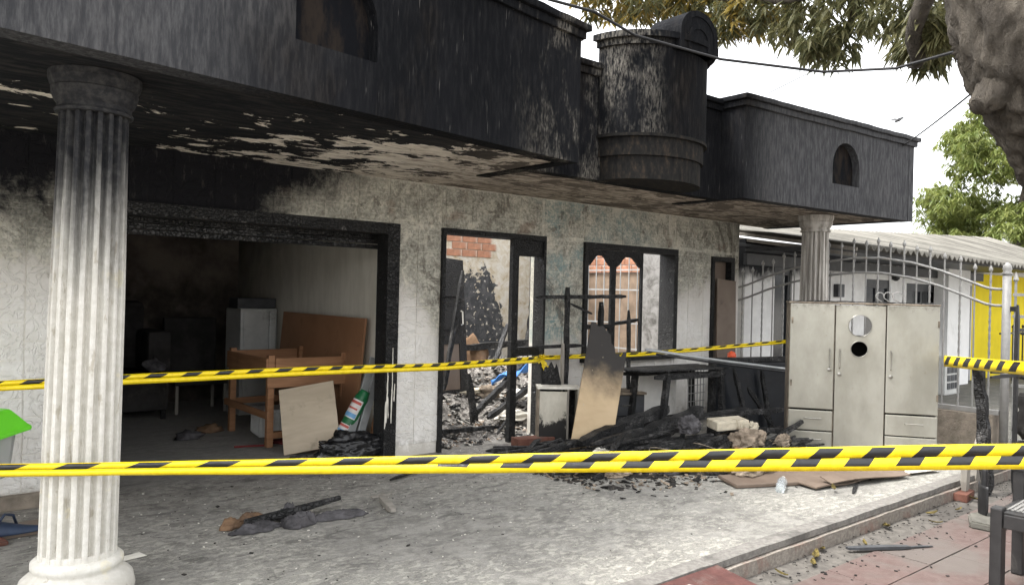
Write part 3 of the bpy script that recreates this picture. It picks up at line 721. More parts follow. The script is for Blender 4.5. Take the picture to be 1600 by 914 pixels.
# grille window in the inner side wall
for yy in [7.62+0.17*k for k in range(9)]:
    bm = B(); tube(bm, [(8.66, yy, 0.5), (8.66, yy, 2.5)], 0.009, 6); obj('grille_bar', bm, 'alu', house)
for z in (0.70, 1.08, 1.58, 1.88, 2.2):
    bm = B(); beam(bm, (8.66, 7.53, z), (8.66, 9.08, z), 0.014, 0.018); obj('grille_rail', bm, 'alu', house)

# soffit slab
def bow(a, b, n=22, c=(5.27, 4.55)):
    return [(c[0]-a*math.cos(math.pi*k/n), c[1]-b*math.sin(math.pi*k/n)) for k in range(n+1)]
LA, LB = Vector((-1.6, 3.235, 0)), Vector((3.97, 4.095, 0)); RA, RB = Vector((6.42, 4.33, 0)), Vector((9.58, 4.10, 0))
BA, BB = 0.60, 0.50
inset = 0.03
poly = [(-1.6, LA.y+inset), (3.95, LB.y+inset), (3.95, 4.64)] + bow(BA-0.15, BB-0.13, c=(5.27, 4.64)) + [(6.44, 4.64), (6.44, RA.y+inset), (9.55, RB.y+inset), (9.55, WY+0.1), (-1.6, WY+0.1)]
bm = B(); prism(bm, poly, SZ, SZ+0.16); obj('porch_soffit', bm, 'soffit', house)

# parapet boxes
def fascia(A, Bp, z0, z1, nich, name):
    d = (Bp-A); L = d.length; d.normalize(); n_ = Vector((0, 0, 1)).cross(d)      # points to the back
    m = Matrix(((d.x, n_.x, 0, A.x), (d.y, n_.y, 0, A.y), (0, 0, 1, 0), (0, 0, 0, 1)))
    holes = [arch(u, 0.52, 2.76, 2.95) for u in nich]
    bm = panel_holes([(0, z0), (L, z0), (L, z1), (0, z1)], holes, 0.14, m)
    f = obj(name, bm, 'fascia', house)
    for u in nich:
        bm = B(); bx(bm, u-0.3, u+0.3, 0.085, 0.139, 2.72, 3.26, m); obj('niche_back', bm, 'niche', f)
    # moulded cornice
    bm = B()
    bx(bm, -0.06, L+0.06, -0.06, 0.20, z1+0.0005, z1+0.05, m, 0.012); bx(bm, -0.03, L+0.03, -0.03, 0.17, z1-0.06, z1, m, 0.010)
    bmesh.ops.subdivide_edges(bm, edges=[e for e in bm.edges if e.calc_length() > 1.0], cuts=60, use_grid_fill=True)
    jitter(bm, 0.007, 5, 1); obj('cornice', bm, 'fascia', f)
    return f, m, L
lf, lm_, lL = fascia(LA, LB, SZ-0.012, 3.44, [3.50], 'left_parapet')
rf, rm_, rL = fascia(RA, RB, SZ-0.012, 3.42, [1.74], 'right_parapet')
def ret(A, Bp, z0, z1, name, corn=True):
    d = (Bp-A); L = d.length; d.normalize(); n_ = Vector((0, 0, 1)).cross(d)
    m = Matrix(((d.x, n_.x, 0, A.x), (d.y, n_.y, 0, A.y), (0, 0, 1, 0), (0, 0, 0, 1)))
    bm = B(); bx(bm, 0, L, 0, 0.12, z0, z1, m); f = obj(name, bm, 'fascia', house)
    if corn:
        bm = B(); bx(bm, 0.0, L, -0.055, 0.15, z1+0.001, z1+0.05, m, 0.01); bx(bm, 0, L, -0.028, 0.12, z1-0.06, z1, m, 0.008); obj('cornice', bm, 'fascia', f)
ret(Vector((6.418, 5.2, 0)), Vector((6.418, 4.332, 0)), SZ-0.010, 3.419, 'parapet_return')
ret(Vector((9.582, 4.104, 0)), Vector((9.582, 6.05, 0)), SZ-0.010, 3.419, 'parapet_return')
ret(Vector((3.972, 4.10, 0)), Vector((3.972, 5.2, 0)), SZ-0.010, 3.439, 'parapet_return')
ret(Vector((3.98, 4.60, 0)), Vector((6.41, 4.60, 0)), SZ-0.008, 3.40, 'parapet_recess', True)
# bowed centre piece
bowg = None
def bowskin(a, b, z0, z1, name, mat, parent=house, c=(5.27, 4.60)):
    bm = B(); prism(bm, bow(a, b, 26, c), z0, z1); o_ = obj(name, bm, mat, parent); return o_
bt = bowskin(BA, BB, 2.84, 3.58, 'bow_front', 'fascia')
bowskin(BA-0.018, BB-0.018, 2.67, 2.839, 'bow_band', 'band', bt)
bowskin(BA-0.04, BB-0.04, SZ-0.006, 2.669, 'bow_band', 'band', bt)
bowskin(BA+0.012, BB+0.012, 2.825, 2.85, 'bow_bead', 'band', bt)
bowskin(BA+0.03, BB+0.03, 3.5801, 3.63, 'cornice', 'fascia', bt); bowskin(BA+0.075, BB+0.075, 3.6301, 3.68, 'cornice', 'fascia', bt)
def ped(w, h, z0, n=18): return [(-w/2, z0), (w/2, z0)] + [(w/2*math.cos(math.pi*k/n), z0+h*0.42+h*0.58*math.sin(math.pi*k/n)) for k in range(n+1)]
bm = panel_holes(ped(0.44, 0.32, 3.56), [], 0.40, Matrix.Translation((5.31, 4.05, 0))); pd = obj('arched_pediment', bm, 'fascia', bt)
bm = panel_holes(ped(0.50, 0.35, 3.56), [ped(0.41, 0.30, 3.562)], 0.36, Matrix.Translation((5.31, 4.042, 0))); obj('pediment_moulding', bm, 'fascia', pd)
bm = panel_holes(ped(0.30, 0.23, 3.57), [ped(0.23, 0.18, 3.58)], 0.03, Matrix.Translation((5.31, 4.042, 0))); obj('pediment_moulding', bm, 'fascia', pd)
bm = B(); bx(bm, 5.54, 5.66, 4.10, 4.5, 3.60, 3.69, bevel=0.012); obj('pediment_block', bm, 'fascia', pd)

# columns
def column(cx, cy, m, r0=0.162, r1=0.147):
    root = obj('column', lathe(B(), [(r0*1.0, 0.20), (r0, 0.24)], 40), m, house); root.location = (cx, cy, 0)
    NF = 19; n = NF*12
    def fl(k):
        ph = (k % 12)/12.0
        return 1.0+0.012*math.sin(math.pi*ph/0.46) if ph < 0.46 else 1.0-0.19*math.sin(math.pi*(ph-0.46)/0.54)**0.55
    obj('fluted_shaft', lathe(B(), [(r0*1.01, 0.21), (r0*1.0, 0.8), (r0*0.975, 1.4), (r1, 2.2), (r1, 2.29)], n, fl), m, root)
    obj('column_base', lathe(B(), [(0.225, 0.0), (0.245, 0.02), (0.25, 0.06), (0.238, 0.11), (0.205, 0.14), (0.19, 0.15), (0.186, 0.16), (0.196, 0.172), (0.196, 0.195), (0.18, 0.21), (0.15, 0.215)], 48), m, root, True)
    obj('capital', lathe(B(), [(r1-0.01, 2.285), (r1+.018, 2.288), (r1+.022, 2.30), (r1+.012, 2.312), (r1+.012, 2.33), (r1+.024, 2.345), (r1+.036, 2.375), (r1+.040, 2.40), (r1+.032, 2.404), (r1+.044, 2.42), (r1+.052, 2.445), (r1+.052, SZ-0.004)], 48), m, root)
    return root
column(0.742, 4.10, 'column').rotation_euler = (0, rad(0.7), 0); column(8.43, 4.70, 'column2')

# brown partition seen through the inner grille, with brick top
bp = thing('boundary_wall', 'brown boundary wall with red brick top beyond the inner window grille', 'wall', (9.3, 8.2, 0))
bm = B(); bx(bm, 0.0, 0.1, -0.9, 2.4, -0.02, 1.86); obj('wall_panel', bm, simple('tan_render', (0.27, 0.20, 0.145), 0.9, 0.2, 0, 0.25, 4, 0.4, 0.006, (0.13, 0.10, 0.075), 0.3), bp)
bproto2 = None
for r in range(5):
    for c in range(9):
        bm = B(); y0 = -0.9+c*0.33+(0.15 if r % 2 else 0); 
        if bproto2 is None:
            bx(bm, -0.03, 0.1, 0, 0.32, 0, 0.115, bevel=0.006); bproto2 = obj('brick', bm, 'brick', bp); q = bproto2
        else: bm.free(); q = bproto2.copy(); COL.objects.link(q); q.parent = bp
        q.location = (0, y0, 1.865+r*0.125)
# ================================================================== NEIGHBOUR
nh = thing('neighbour_house', 'white rendered neighbouring house with corrugated roof behind the iron fence', 'house', (8.98, 6.0, 0))
nwin = [(9.70, 10.15, 0.45, 1.98), (10.95, 11.25, -0.02, 1.93), (12.35, 13.25, 0.75, 1.86), (13.85, 15.2, 0.75, 1.83), (15.95, 16.75, -0.02, 1.85)]
bm = B()
for a, b, c, d in cells(8.98, 16.78, -0.02, 2.30, nwin): bx(bm, a-8.98, b-8.98, 0, 0.2, c, d)
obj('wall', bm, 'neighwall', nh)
bm = B(); bx(bm, 6.0, 7.0, -0.25, -0.001, -0.02, 2.2); obj('pillar', bm, 'whitewall', nh)
for a, b, c, d in nwin:
    fr = B(); t_ = 0.06
    a2, b2 = a-8.98, b-8.98
    bx(fr, a2, a2+t_, 0.03, 0.1, c, d); bx(fr, b2-t_, b2, 0.03, 0.1, c, d); bx(fr, a2+t_, b2-t_, 0.03, 0.1, d-0.14, d); bx(fr, a2+t_, b2-t_, 0.03, 0.1, c, c+t_)
    if b-a > 0.6: bx(fr, (a2+b2)/2-0.03, (a2+b2)/2+0.03, 0.035, 0.09, c+t_+.001, d-0.141)
    f = obj('window', fr, 'darkframe', nh)
    bm = B(); bx(bm, a2+t_-.01, b2-t_+.01, 0.055, 0.07, c+t_-.01, d-0.13); obj('pane', bm, 'glass', f)
bm = B(); bx(bm, -0.05, 8.2, -1.15, -0.02, 2.12, 2.17); obj('eave_board', bm, M['darkframe'], nh)
bm = B(); bx(bm, -0.05, 8.2, -0.06, -0.002, 1.95, 2.10); obj('eave_shade_beam', bm, M['darkframe'], nh)  # dark band for the beam and the painted shade under the eave
# corrugated sheets, each its own
def roof_pt(x, s):
    ey = 4.42+0.03*(x-9.1); ez = 2.14
    slope = 0.155+0.0165*(x-9.1); L = 2.9
    return Vector((x, ey+s*L, ez+s*L*slope))
for k in range(15):
    xa = 9.05+k*0.9; per = 0.18; n = 40; over = 0.09
    vs = []; fs = []; NS = 5
    for j in range(NS+1):
        for i in range(n+1):
            x = xa+(0.9+over)*i/n; p = roof_pt(x, j/NS); p.z += 0.03*math.sin(2*math.pi*x/per)+0.012*(i/n)+0.006*random.random()*(j == 0)
            vs.append(p-Vector((8.98, 6.0, 0)))
    for j in range(NS):
        for i in range(n): fs.append((j*(n+1)+i, j*(n+1)+i+1, (j+1)*(n+1)+i+1, (j+1)*(n+1)+i))
    s = obj('roof_sheet', (vs, [], fs), 'sheet', nh, True); solid(s, 0.012)
for k, dz in enumerate((0.02, -0.05, -0.12)):
    a = roof_pt(9.06, 0.02)+Vector((-0.03-k*0.02, 0.02, dz-0.05)); b = roof_pt(9.06, 0.95)+Vector((-0.03-k*0.02, 0, dz-0.05))
    bm = B(); beam(bm, a-Vector((8.98, 6, 0)), b-Vector((8.98, 6, 0)), 0.03, 0.045, bevel=0.004); obj('barge_board', bm, 'greywood' if k != 2 else 'darkframe', nh)
# grey meter box and small lamp on its wall
bm = B(); bx(bm, 2.35, 2.55, -0.08, -0.001, 1.55, 1.75, bevel=0.01); obj('meter_box', bm, 'darkframe', nh)
bm = B(); lathe(bm, [(0.02, 0), (0.06, 0.03), (0.065, 0.09), (0.03, 0.12)], 12, c=(4.25, -0.09)); bm.transform(Matrix.Translation((0, 0, 1.85))); bx(bm, 4.22, 4.28, -0.06, -0.001, 1.94, 1.99); obj('wall_lamp', bm, 'blackpaint', nh)

yh = thing('yellow_house', 'bright yellow rendered house wall with a dark barred opening, beyond the white house', 'house', (16.8, 6.0, 0))
bm = B(); bx(bm, 0.0, 7.0, 0, 0.2, -0.02, 2.1); obj('wall', bm, 'yellowwall', yh)
bm = B(); bx(bm, 0.0, 7.0, -0.2, 0.22, 2.101, 2.28); obj('lintel', bm, 'whitewall', yh)
for k in range(9):
    bm = B(); tube(bm, [(0.15+k*0.28, -0.5, -0.02), (0.15+k*0.28, -0.5, 1.02)], 0.014, 6); lathe(bm, [(0.001, 1.1), (0.03, 1.06), (0.001, 1.0)][::-1], 6, c=(0.15+k*0.28, -0.5)); obj('railing_bar', bm, 'blackpaint', yh)
for z in (0.35, 0.93):
    bm = B(); beam(bm, (0, -0.5, z), (2.7, -0.5, z), 0.03, 0.03); obj('railing_rail', bm, 'blackpaint', yh)
# dark furniture on the forecourt
ac = thing('air_cooler', 'white louvred cooler box on the floor beyond the fence', 'cooler', (13.5, 5.2, -0.02))
bm = B(); bx(bm, 0, 0.6, 0, 0.35, 0.0, 0.62, bevel=0.02); obj('casing', bm, 'offwhite', ac)
for k in range(4):
    for j in range(3):
        bm = B(); bx(bm, 0.08+j*0.16, 0.20+j*0.16, -0.012, -0.001, 0.10+k*0.13, 0.20+k*0.13); obj('louvre', bm, 'darkframe', ac)

# ------------------------------------------------------------------ wrought iron fence (runs away from the street)
fence = thing('iron_fence', 'white wrought iron fence with arched top and twisted bars beside the porch', 'fence', (8.9, 4.4, 0))
PZ = [(6.10, 1.63), (5.9, 1.68), (5.6, 1.79), (5.24, 1.89), (4.8, 1.97), (4.45, 2.005), (4.15, 2.0), (3.8, 1.94), (3.5, 1.85), (3.25, 1.75), (3.05, 1.67), (2.96, 1.655), (2.88, 1.655)]
def arcz(y):
    for (ya, za), (yb, zb) in zip(PZ, PZ[1:]):
        if yb <= y <= ya: return za+(zb-za)*(ya-y)/(ya-yb)
    return PZ[0][1] if y > PZ[0][0] else PZ[-1][1]
FX, FY = 8.9, 4.4
for dz in (0, -0.17):
    bm = B(); tube(bm, [(0, y-FY, z+dz) for y, z in PZ], 0.014, 8); obj('fence_rail', bm, 'whitepaint', fence, True)
bm = B(); beam(bm, (0, 2.9-FY, 0.385), (0, 6.0-FY, 0.385), 0.05, 0.05, bevel=0.004); obj('fence_rail', bm, 'whitepaint', fence)
def twisted(bm, x, y, z0, z1, r=0.0095):
    n = int((z1-z0)/0.022); rings = []
    for i in range(n+1):
        z = z0+(z1-z0)*i/n; a = i*0.42
        rings.append([bm.verts.new((x+math.cos(a+k*math.pi/2)*r*1.25, y+math.sin(a+k*math.pi/2)*r*1.25, z)) for k in range(4)])
    for p, q in zip(rings, rings[1:]):
        for k in range(4): bm.faces.new((p[k], p[(k+1) % 4], q[(k+1) % 4], q[k]))
ys = [5.98, 5.83, 5.68, 5.53, 5.38, 5.23, 5.08, 4.93, 4.78, 4.62, 4.47, 4.32, 4.18, 4.04, 3.89, 3.75, 3.61, 3.46, 3.30, 3.16, 3.01]
for i, y in enumerate(ys):
    top = arcz(y)+(0.14 if i % 2 else 0.17); bm = B()
    if i % 2: tube(bm, [(0, y-FY, 0.40), (0, y-FY, top)], 0.0095, 6)
    else: twisted(bm, 0, y-FY, 0.40, top)
    lathe(bm, [(0.011, top), (0.020, top+0.012), (0.021, top+0.03), (0.003, top+0.07)], 8, c=(0, y-FY)); obj('fence_bar', bm, 'whitepaint', fence)
bm = B(); bx(bm, -0.09, 0.09, 2.93-FY, 6.0-FY, -0.02, 0.355); jitter(bm, 0.004, 5, 2); obj('fence_plinth', bm, 'concrete', fence)
def post(y):
    bm = B(); tube(bm, [(0, y-FY, -0.15), (0, y-FY, 1.80)], 0.040, 16); lathe(bm, [(0.044, 1.801), (0.048, 1.82), (0.034, 1.835), (0.044, 1.86), (0.036, 1.90), (0.008, 1.93)], 16, c=(0, y-FY)); return obj('fence_post', bm, 'whitepaint', fence, True)
post(2.86)
gate = thing('iron_gate', 'narrow white barred gate leaf at the right edge beside the fence post', 'gate', (8.9, 2.2, -0.12))
for k in range(6):
    bm = B(); tube(bm, [(0, 0.58-k*0.13, 0.2), (0, 0.58-k*0.13, 1.85)], 0.013, 6); lathe(bm, [(0.012, 1.85), (0.028, 1.87), (0.004, 1.95)], 8, c=(0, 0.58-k*0.13)); obj('gate_bar', bm, 'whitepaint', gate)
for z in (0.25, 0.8, 1.5, 1.72):
    bm = B(); beam(bm, (0, -0.1, z), (0, 0.6, z), 0.03, 0.03); obj('gate_rail', bm, 'whitepaint', gate)
bm = B(); bx(bm, -0.02, 0.02, 0.55, 0.62, 1.55, 1.60); obj('hinge', bm, 'blackpaint', gate)

# ================================================================== TREES
def leaves(clusters, size, name, mat, parent, seed, droop=0.75):
    rnd = random.Random(seed); V = []; Fc = []
    for (c, rxyz, nrm) in clusters:
        for _ in range(nrm):
            # rosette centre inside an ellipsoid
            while True:
                a, b, d = (rnd.uniform(-1, 1) for _ in range(3))
                if a*a+b*b+d*d < 1: break
            base = Vector((c[0]+a*rxyz[0], c[1]+b*rxyz[1], c[2]+d*rxyz[2]))
            for _k in range(rnd.randint(6, 11)):
                th_ = rnd.uniform(0, 2*math.pi); dz = -droop*rnd.uniform(0.35, 1.35)
                d_ = Vector((math.cos(th_), math.sin(th_), dz)).normalized()
                s_ = d_.cross(Vector((0, 0, 1))).normalized(); s_ = (s_ + Vector((rnd.uniform(-.5, .5), rnd.uniform(-.5, .5), rnd.uniform(-.4, .4)))).normalized()
                L = size*rnd.uniform(0.65, 1.2); w_ = L*rnd.uniform(0.085, 0.12); nrm_ = s_.cross(d_)
                p0 = base + Vector((rnd.uniform(-.03, .03), rnd.uniform(-.03, .03), rnd.uniform(-.05, .05)))
                mid = p0+d_*L*0.45+nrm_*L*0.05; tip = p0+d_*L-Vector((0, 0, L*0.12))
                i0 = len(V); V += [p0, mid+s_*w_, mid-nrm_*w_*0.5, mid-s_*w_, tip]
                Fc += [(i0, i0+2, i0+1), (i0, i0+3, i0+2), (i0+1, i0+2, i0+4), (i0+2, i0+3, i0+4)]
    return obj(name, (V, [], Fc), mat, parent)
def rough_tube(pts, rs, seed, n=28, sub=6, amp=0.06, bark=0.0):
    P, Rr = [], []
    for i in range(len(pts)-1):
        for k in range(sub):
            t_ = k/sub; p0 = Vector(pts[max(i-1, 0)]); p1 = Vector(pts[i]); p2 = Vector(pts[i+1]); p3 = Vector(pts[min(i+2, len(pts)-1)])
            P.append(0.5*((2*p1)+(-p0+p2)*t_+(2*p0-5*p1+4*p2-p3)*t_*t_+(-p0+3*p1-3*p2+p3)*t_**3)); Rr.append(rs[i]+(rs[i+1]-rs[i])*t_)
    P.append(Vector(pts[-1])); Rr.append(rs[-1])
    bm = B(); tube(bm, P, Rr, n)
    for v in bm.verts:
        q = noise.noise(v.co*2.2+Vector((seed, 0, 0)))*amp+noise.noise(v.co*7+Vector((0, seed, 0)))*amp*0.35
        v.co += noise.noise_vector(v.co*1.5)*0.02; v.co += v.normal*q if v.normal.length else Vector()
    if bark:
        bm.normal_update(); mv = []
        for v in bm.verts:
            c_ = Vector((v.co.x*9, v.co.y*9, v.co.z*3.2)); rd = abs(noise.noise(c_+Vector((seed, 3, 1))))+0.6*abs(noise.noise(c_*2.3))
            mv.append((v, v.normal*(rd-0.35)*bark))
        for v, d_ in mv: v.co += d_
    return bm
tree = thing('mango_tree', 'big mango tree with leaning brown trunk, its leaves overhanging the parapet', 'tree', (6.75, 0.93, -0.12))
T0 = Vector((6.75, 0.93, -0.12))
def tp(l): return [Vector(p)-T0 for p in l]
bm = rough_tube(tp([(6.9, 0.80, -0.2), (6.62, 1.05, 0.6), (6.36, 1.25, 1.6), (6.05, 1.5, 2.54), (5.74, 1.76, 3.25), (5.66, 1.84, 3.98), (5.7, 1.95, 4.9)]), [0.55, 0.44, 0.41, 0.40, 0.41, 0.40, 0.34], 3, 110, 26, 0.06, 0.085)
obj('trunk', bm, 'bark', tree, True)
bm = rough_tube(tp([(5.72, 1.76, 3.05), (5.54, 1.86, 2.88), (5.40, 1.93, 2.76)]), [0.20, 0.13, 0.05], 5, 30, 10, 0.06, 0.05); obj('branch_stub', bm, 'bark', tree, True)
for pts, rs in (
    ([(5.7, 1.95, 4.5), (6.0, 2.4, 4.0), (6.2, 2.66, 3.62), (6.42, 2.72, 3.44), (6.75, 2.95, 3.52)], [0.10, 0.075, 0.062, 0.055, 0.02]),
    ([(5.7, 1.95, 4.7), (6.4, 2.9, 4.7), (6.9, 3.6, 4.55), (7.2, 4.3, 4.6), (7.4, 5.2, 4.9), (7.2, 6.3, 5.2)], [0.2, 0.13, 0.09, 0.06, 0.045, 0.02]),
    ([(6.4, 2.9, 4.7), (7.0, 3.0, 4.3), (7.3, 3.3, 4.0)], [0.07, 0.04, 0.015]), ([(6.9, 3.6, 4.55), (7.4, 3.8, 4.3), (7.3, 4.0, 4.0)], [0.05, 0.03, 0.012])):
    obj('limb', rough_tube(tp(pts), rs, 2, 12, 4, 0.015), 'bark', tree, True)
cl = []
def C_(x, y, z, r, n): cl.append(((x-T0.x, y-T0.y, z-T0.z), r, n))
C_(7.13, 6.9, 5.45, (0.55, 0.5, 0.40), 50); C_(7.3, 6.2, 5.22, (0.5, 0.5, 0.38), 52); C_(7.65, 5.8, 5.05, (0.45, 0.45, 0.40), 44)
C_(7.6, 5.3, 4.82, (0.4, 0.35, 0.32), 38); C_(7.53, 4.75, 4.68, (0.4, 0.35, 0.28), 34); C_(7.42, 4.35, 4.40, (0.35, 0.3, 0.28), 34); C_(7.2, 3.9, 4.08, (0.32, 0.26, 0.24), 34)
C_(7.27, 3.7, 4.35, (0.4, 0.3, 0.24), 30); C_(7.1, 3.2, 4.05, (0.3, 0.3, 0.26), 28); C_(6.85, 2.86, 3.72, (0.25, 0.22, 0.20), 42); C_(6.95, 2.75, 4.0, (0.26, 0.25, 0.24), 34); C_(6.45, 2.62, 3.72, (0.25, 0.2, 0.2), 26)
C_(7.0, 4.3, 5.6, (1.1, 1.2, 0.6), 90); C_(6.6, 2.6, 5.2, (1.2, 1.0, 0.6), 90); C_(7.0, 6.5, 6.5, (1.3, 1.2, 0.7), 70)
leaves([(c_, r_, int(n_*1.4)) for c_, r_, n_ in cl], 0.19, 'crown', 'leaf', tree, 11, 1.15)
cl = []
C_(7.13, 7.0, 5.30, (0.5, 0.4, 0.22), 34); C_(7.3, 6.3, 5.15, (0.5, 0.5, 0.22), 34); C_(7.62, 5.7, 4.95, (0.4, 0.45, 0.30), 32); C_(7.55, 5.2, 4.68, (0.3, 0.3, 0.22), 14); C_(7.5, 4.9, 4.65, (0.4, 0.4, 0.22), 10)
leaves(cl, 0.19, 'backlit_leaves', 'leafbacklit', tree, 12)

bt2 = thing('lime_tree', 'light green leafy tree rising behind the corrugated roof', 'tree', (29.5, 9.0, -0.2))
obj('trunk', rough_tube([(0, 0, 0), (0.1, 0, 2.0), (-0.1, 0.1, 4.0), (0.2, 0, 6.0)], [0.35, 0.28, 0.2, 0.08], 1, 14, 4, 0.04), 'bark', bt2, True)
rnd = random.Random(4); cl = []
for k in range(300):
    a = rnd.uniform(0, 2*math.pi); h = 1.9+7.0*rnd.random()**1.5; rr = 3.3*math.sqrt(max(0.05, 1-((h-4.2)/5.2)**2))*rnd.uniform(0.45, 1.0)**0.6
    cl.append(((math.cos(a)*rr+0.9, math.sin(a)*rr, h), (0.55, 0.55, 0.45), 34))
leaves(cl, 0.29, 'crown', 'leaflime', bt2, 21, 0.9)

# ================================================================== CABLES AND BIRD
def sag(a, b, s, n=16): 
    a, b = Vector(a), Vector(b); return [a.lerp(b, t/n)-Vector((0, 0, s*4*(t/n)*(1-t/n))) for t in range(n+1)]
def cable(pts, r, label):
    bm = B(); tube(bm, pts, r, 6); tag(obj('cable', bm, 'cable', None, True), label, 'cable', 'overhead cables')
cable(sag((2.2, 4.6, 3.55), (7.9, 3.9, 4.85), 0.13), 0.016, 'thick black cable crossing just above the bow-fronted parapet')
cable([(2.3, 3.5, 3.15), (3.2, 3.95, 3.50), (4.02, 4.02, 3.58), (4.45, 4.0, 3.50), (5.16, 3.72, 3.405), (5.8, 3.2, 3.325), (6.09, 2.76, 3.32), (5.75, 2.2, 3.25), (5.45, 2.0, 3.15)], 0.011, 'black cable drooping over the parapet to the mango trunk')
cable(sag((9.9, 4.45, 3.42), (5.5, 1.9, 2.95), 0.02), 0.007, 'thin cable end between the right parapet corner and the trunk')
cable(sag((7.9, 5.1, 3.86), (9.0, 4.3, 4.6), 0.01), 0.005, 'thin wire rising from the right parapet roof into the leaves')
bird = thing('bird', 'tiny dark bird flying in the white sky above the right parapet', 'bird', (12.24, 5.48, 4.34), (0.2, -0.5, -0.6))
bm = B(); lathe(bm, [(0.003, -0.09), (0.02, -0.05), (0.028, 0.0), (0.02, 0.05), (0.012, 0.075), (0.003, 0.10)], 10); bm.transform(Matrix.Rotation(math.pi/2, 4, 'Y')); obj('body', bm, 'blackpaint', bird, True)
for s in (-1, 1):
    bm = B(); vs = [bm.verts.new(q) for q in ((0.03, 0.01*s, 0.005), (-0.03, 0.01*s, 0.005), (-0.06, 0.13*s, 0.03), (0.0, 0.10*s, 0.03))]; bm.faces.new(vs); solid(obj('wing', bm, 'blackpaint', bird), 0.004)

# ================================================================== BARRIER TAPE
def ribbon(name, pts, w, label, vlow, u0=0.0, twist=None, fold=True, n=90, cat='tape', wavy=0.004, per=None):
    """tape hung along pts; width w (value or function of 0..1), folded lengthwise into an upper and a lower strip"""
    P = []; tot = [0]
    for a, b in zip(pts, pts[1:]): tot.append(tot[-1]+(Vector(b)-Vector(a)).length)
    L = tot[-1]
    def at(s):
        for i in range(len(pts)-1):
            if s <= tot[i+1] or i == len(pts)-2:
                t_ = (s-tot[i])/(tot[i+1]-tot[i]); 
                p0, p1, p2, p3 = (Vector(pts[max(i-1, 0)]), Vector(pts[i]), Vector(pts[i+1]), Vector(pts[min(i+2, len(pts)-1)]))
                return p1.lerp(p2, t_)
    V = []; Fc = []; UV = []
    us = [0.0]
    for i in range(n): us.append(us[-1]+L/n*(0.2/per((i+.5)/n) if per else 1.0))
    def strip(f0, f1, va, vb, dy, du):
        base = len(V)
        for i in range(n+1):
            s = L*i/n; p = at(s); t_ = i/n
            W = w(t_) if callable(w) else w
            d = (at(min(s+0.01, L))-at(max(s-0.01, 0))).normalized(); side = d.cross(Vector((0, 0, 1))).normalized()
            wob = wavy*math.sin(s*7+dy*90)+wavy*0.6*math.sin(s*17.3)
            tl = twist(t_) if twist else 0.0
            for k, f in enumerate((f0, (f0+f1)/2, f1)):
                up = Vector((0, 0, 1))*math.cos(tl)+side*math.sin(tl)
                bul = 0.006 if k == 1 else 0.0
                V.append(p+up*(f-0.5)*W+side*(dy+bul+wob)); 
                va_, vb_ = (va(t_), vb(t_)) if callable(va) else (va, vb)
                UV.append((us[i]+u0+du, va_+(vb_-va_)*k/2))
        for i in range(n):
            for k in range(2):
                q = base+i*3+k; Fc.append((q, q+3, q+4, q+1))
    if fold:
        strip(0.0, 0.52, lambda t_: 0.0, lambda t_: vlow(t_), 0.004, 0.042)
        strip(0.48, 1.0, lambda t_: 0.42, lambda t_: 1.0, -0.002, 0.0)
    else: strip(0.0, 1.0, 0.0, 1.0, 0.0, 0.0)
    o_ = obj(name, (V, [], Fc), 'tape', None, True)
    uvl = o_.data.uv_layers.new(name='UVMap')
    for lp in o_.data.loops: uvl.data[lp.index].uv = UV[lp.vertex_index]
    solid(o_, 0.0012, 0)
    return tag(o_, label, cat, 'yellow and black barrier tapes')
def lerpc(t_, st):
    for (a, x), (b, y) in zip(st, st[1:]):
        if t_ <= b: return x+(y-x)*(t_-a)/(b-a)
    return st[-1][1]
TA, TD = Vector((0.72, 3.88, 0.66)), Vector((0.798, -0.603, 0.0289))
ribbon('barrier_tape', [TA+TD*(-1.2+0.6*k) for k in range(11)]+[Vector((5.45, 0.72, 0.84)), Vector((6.12, 0.86, 0.86))],
       lambda t_: lerpc(t_, [(0, .052), (.20, .060), (.40, .085), (.66, .118), (.8, .12), (1, .08)]), 'wide yellow and black tape across the foreground, in front of the near column',
       lambda t_: lerpc(t_, [(0, .10), (.33, .13), (.45, .40), (1, .5)]), n=190, wavy=0.002, per=lambda t_: lerpc(t_, [(0, .34), (.29, .30), (.5, .27), (.8, .22), (1, .2)]))
ribbon('barrier_tape', [(-0.4, 5.25, 0.90), (0.51, 4.95, 0.93), (1.04, 4.72, 0.958), (2.35, 4.93, 0.93), (3.6, 5.25, 0.875), (5.02, 5.70, 0.845), (5.23, 5.885, 0.845)], lambda t_: lerpc(t_, [(0, .05), (.3, .058), (1, .062)]),
       'yellow and black tape from behind the near column to the door frame', lambda t_: 0.14, 0.05, n=120, per=lambda t_: 0.21)
ribbon('barrier_tape', [(5.235, 5.88, 0.84), (6.3, 5.55, 0.862), (7.4, 5.25, 0.93), (8.43, 4.93, 1.005), (8.88, 4.80, 1.02)], 0.045,
       'taut tape from the door frame to the iron fence, above the burnt furniture', lambda t_: 0.12, 0.02, n=80)
ribbon('barrier_tape', [(7.60, 2.94, 0.965), (7.1, 2.50, 0.995), (6.56, 1.99, 1.03), (6.40, 1.66, 1.045)], 0.10,
       'flat tape with slanting stripes between the wardrobe and the mango trunk', None, 0.0, None, False, n=60)
kn = B()
for k, (dx, dz, L) in enumerate(((-0.07, -0.05, 0.13), (0.02, -0.15, 0.20), (0.06, -0.12, 0.14), (-0.03, 0.03, 0.06), (0.05, 0.02, 0.07))):
    beam(kn, (5.235, 5.872, 0.845), (5.235+dx, 5.85-0.01*k, 0.845+dz), 0.05, 0.006, (0, 1, 0.3*k), 0.45, 8, seed=k)
lathe(kn, [(0.005, 0.82), (0.03, 0.83), (0.035, 0.85), (0.004, 0.87)], 8, c=(5.235, 5.87))
t_ = NT('plain_yellow_tape', 0.35, 0.5); t_.col((0.85, 0.63, 0.01)); M['plaintape'] = t_.m
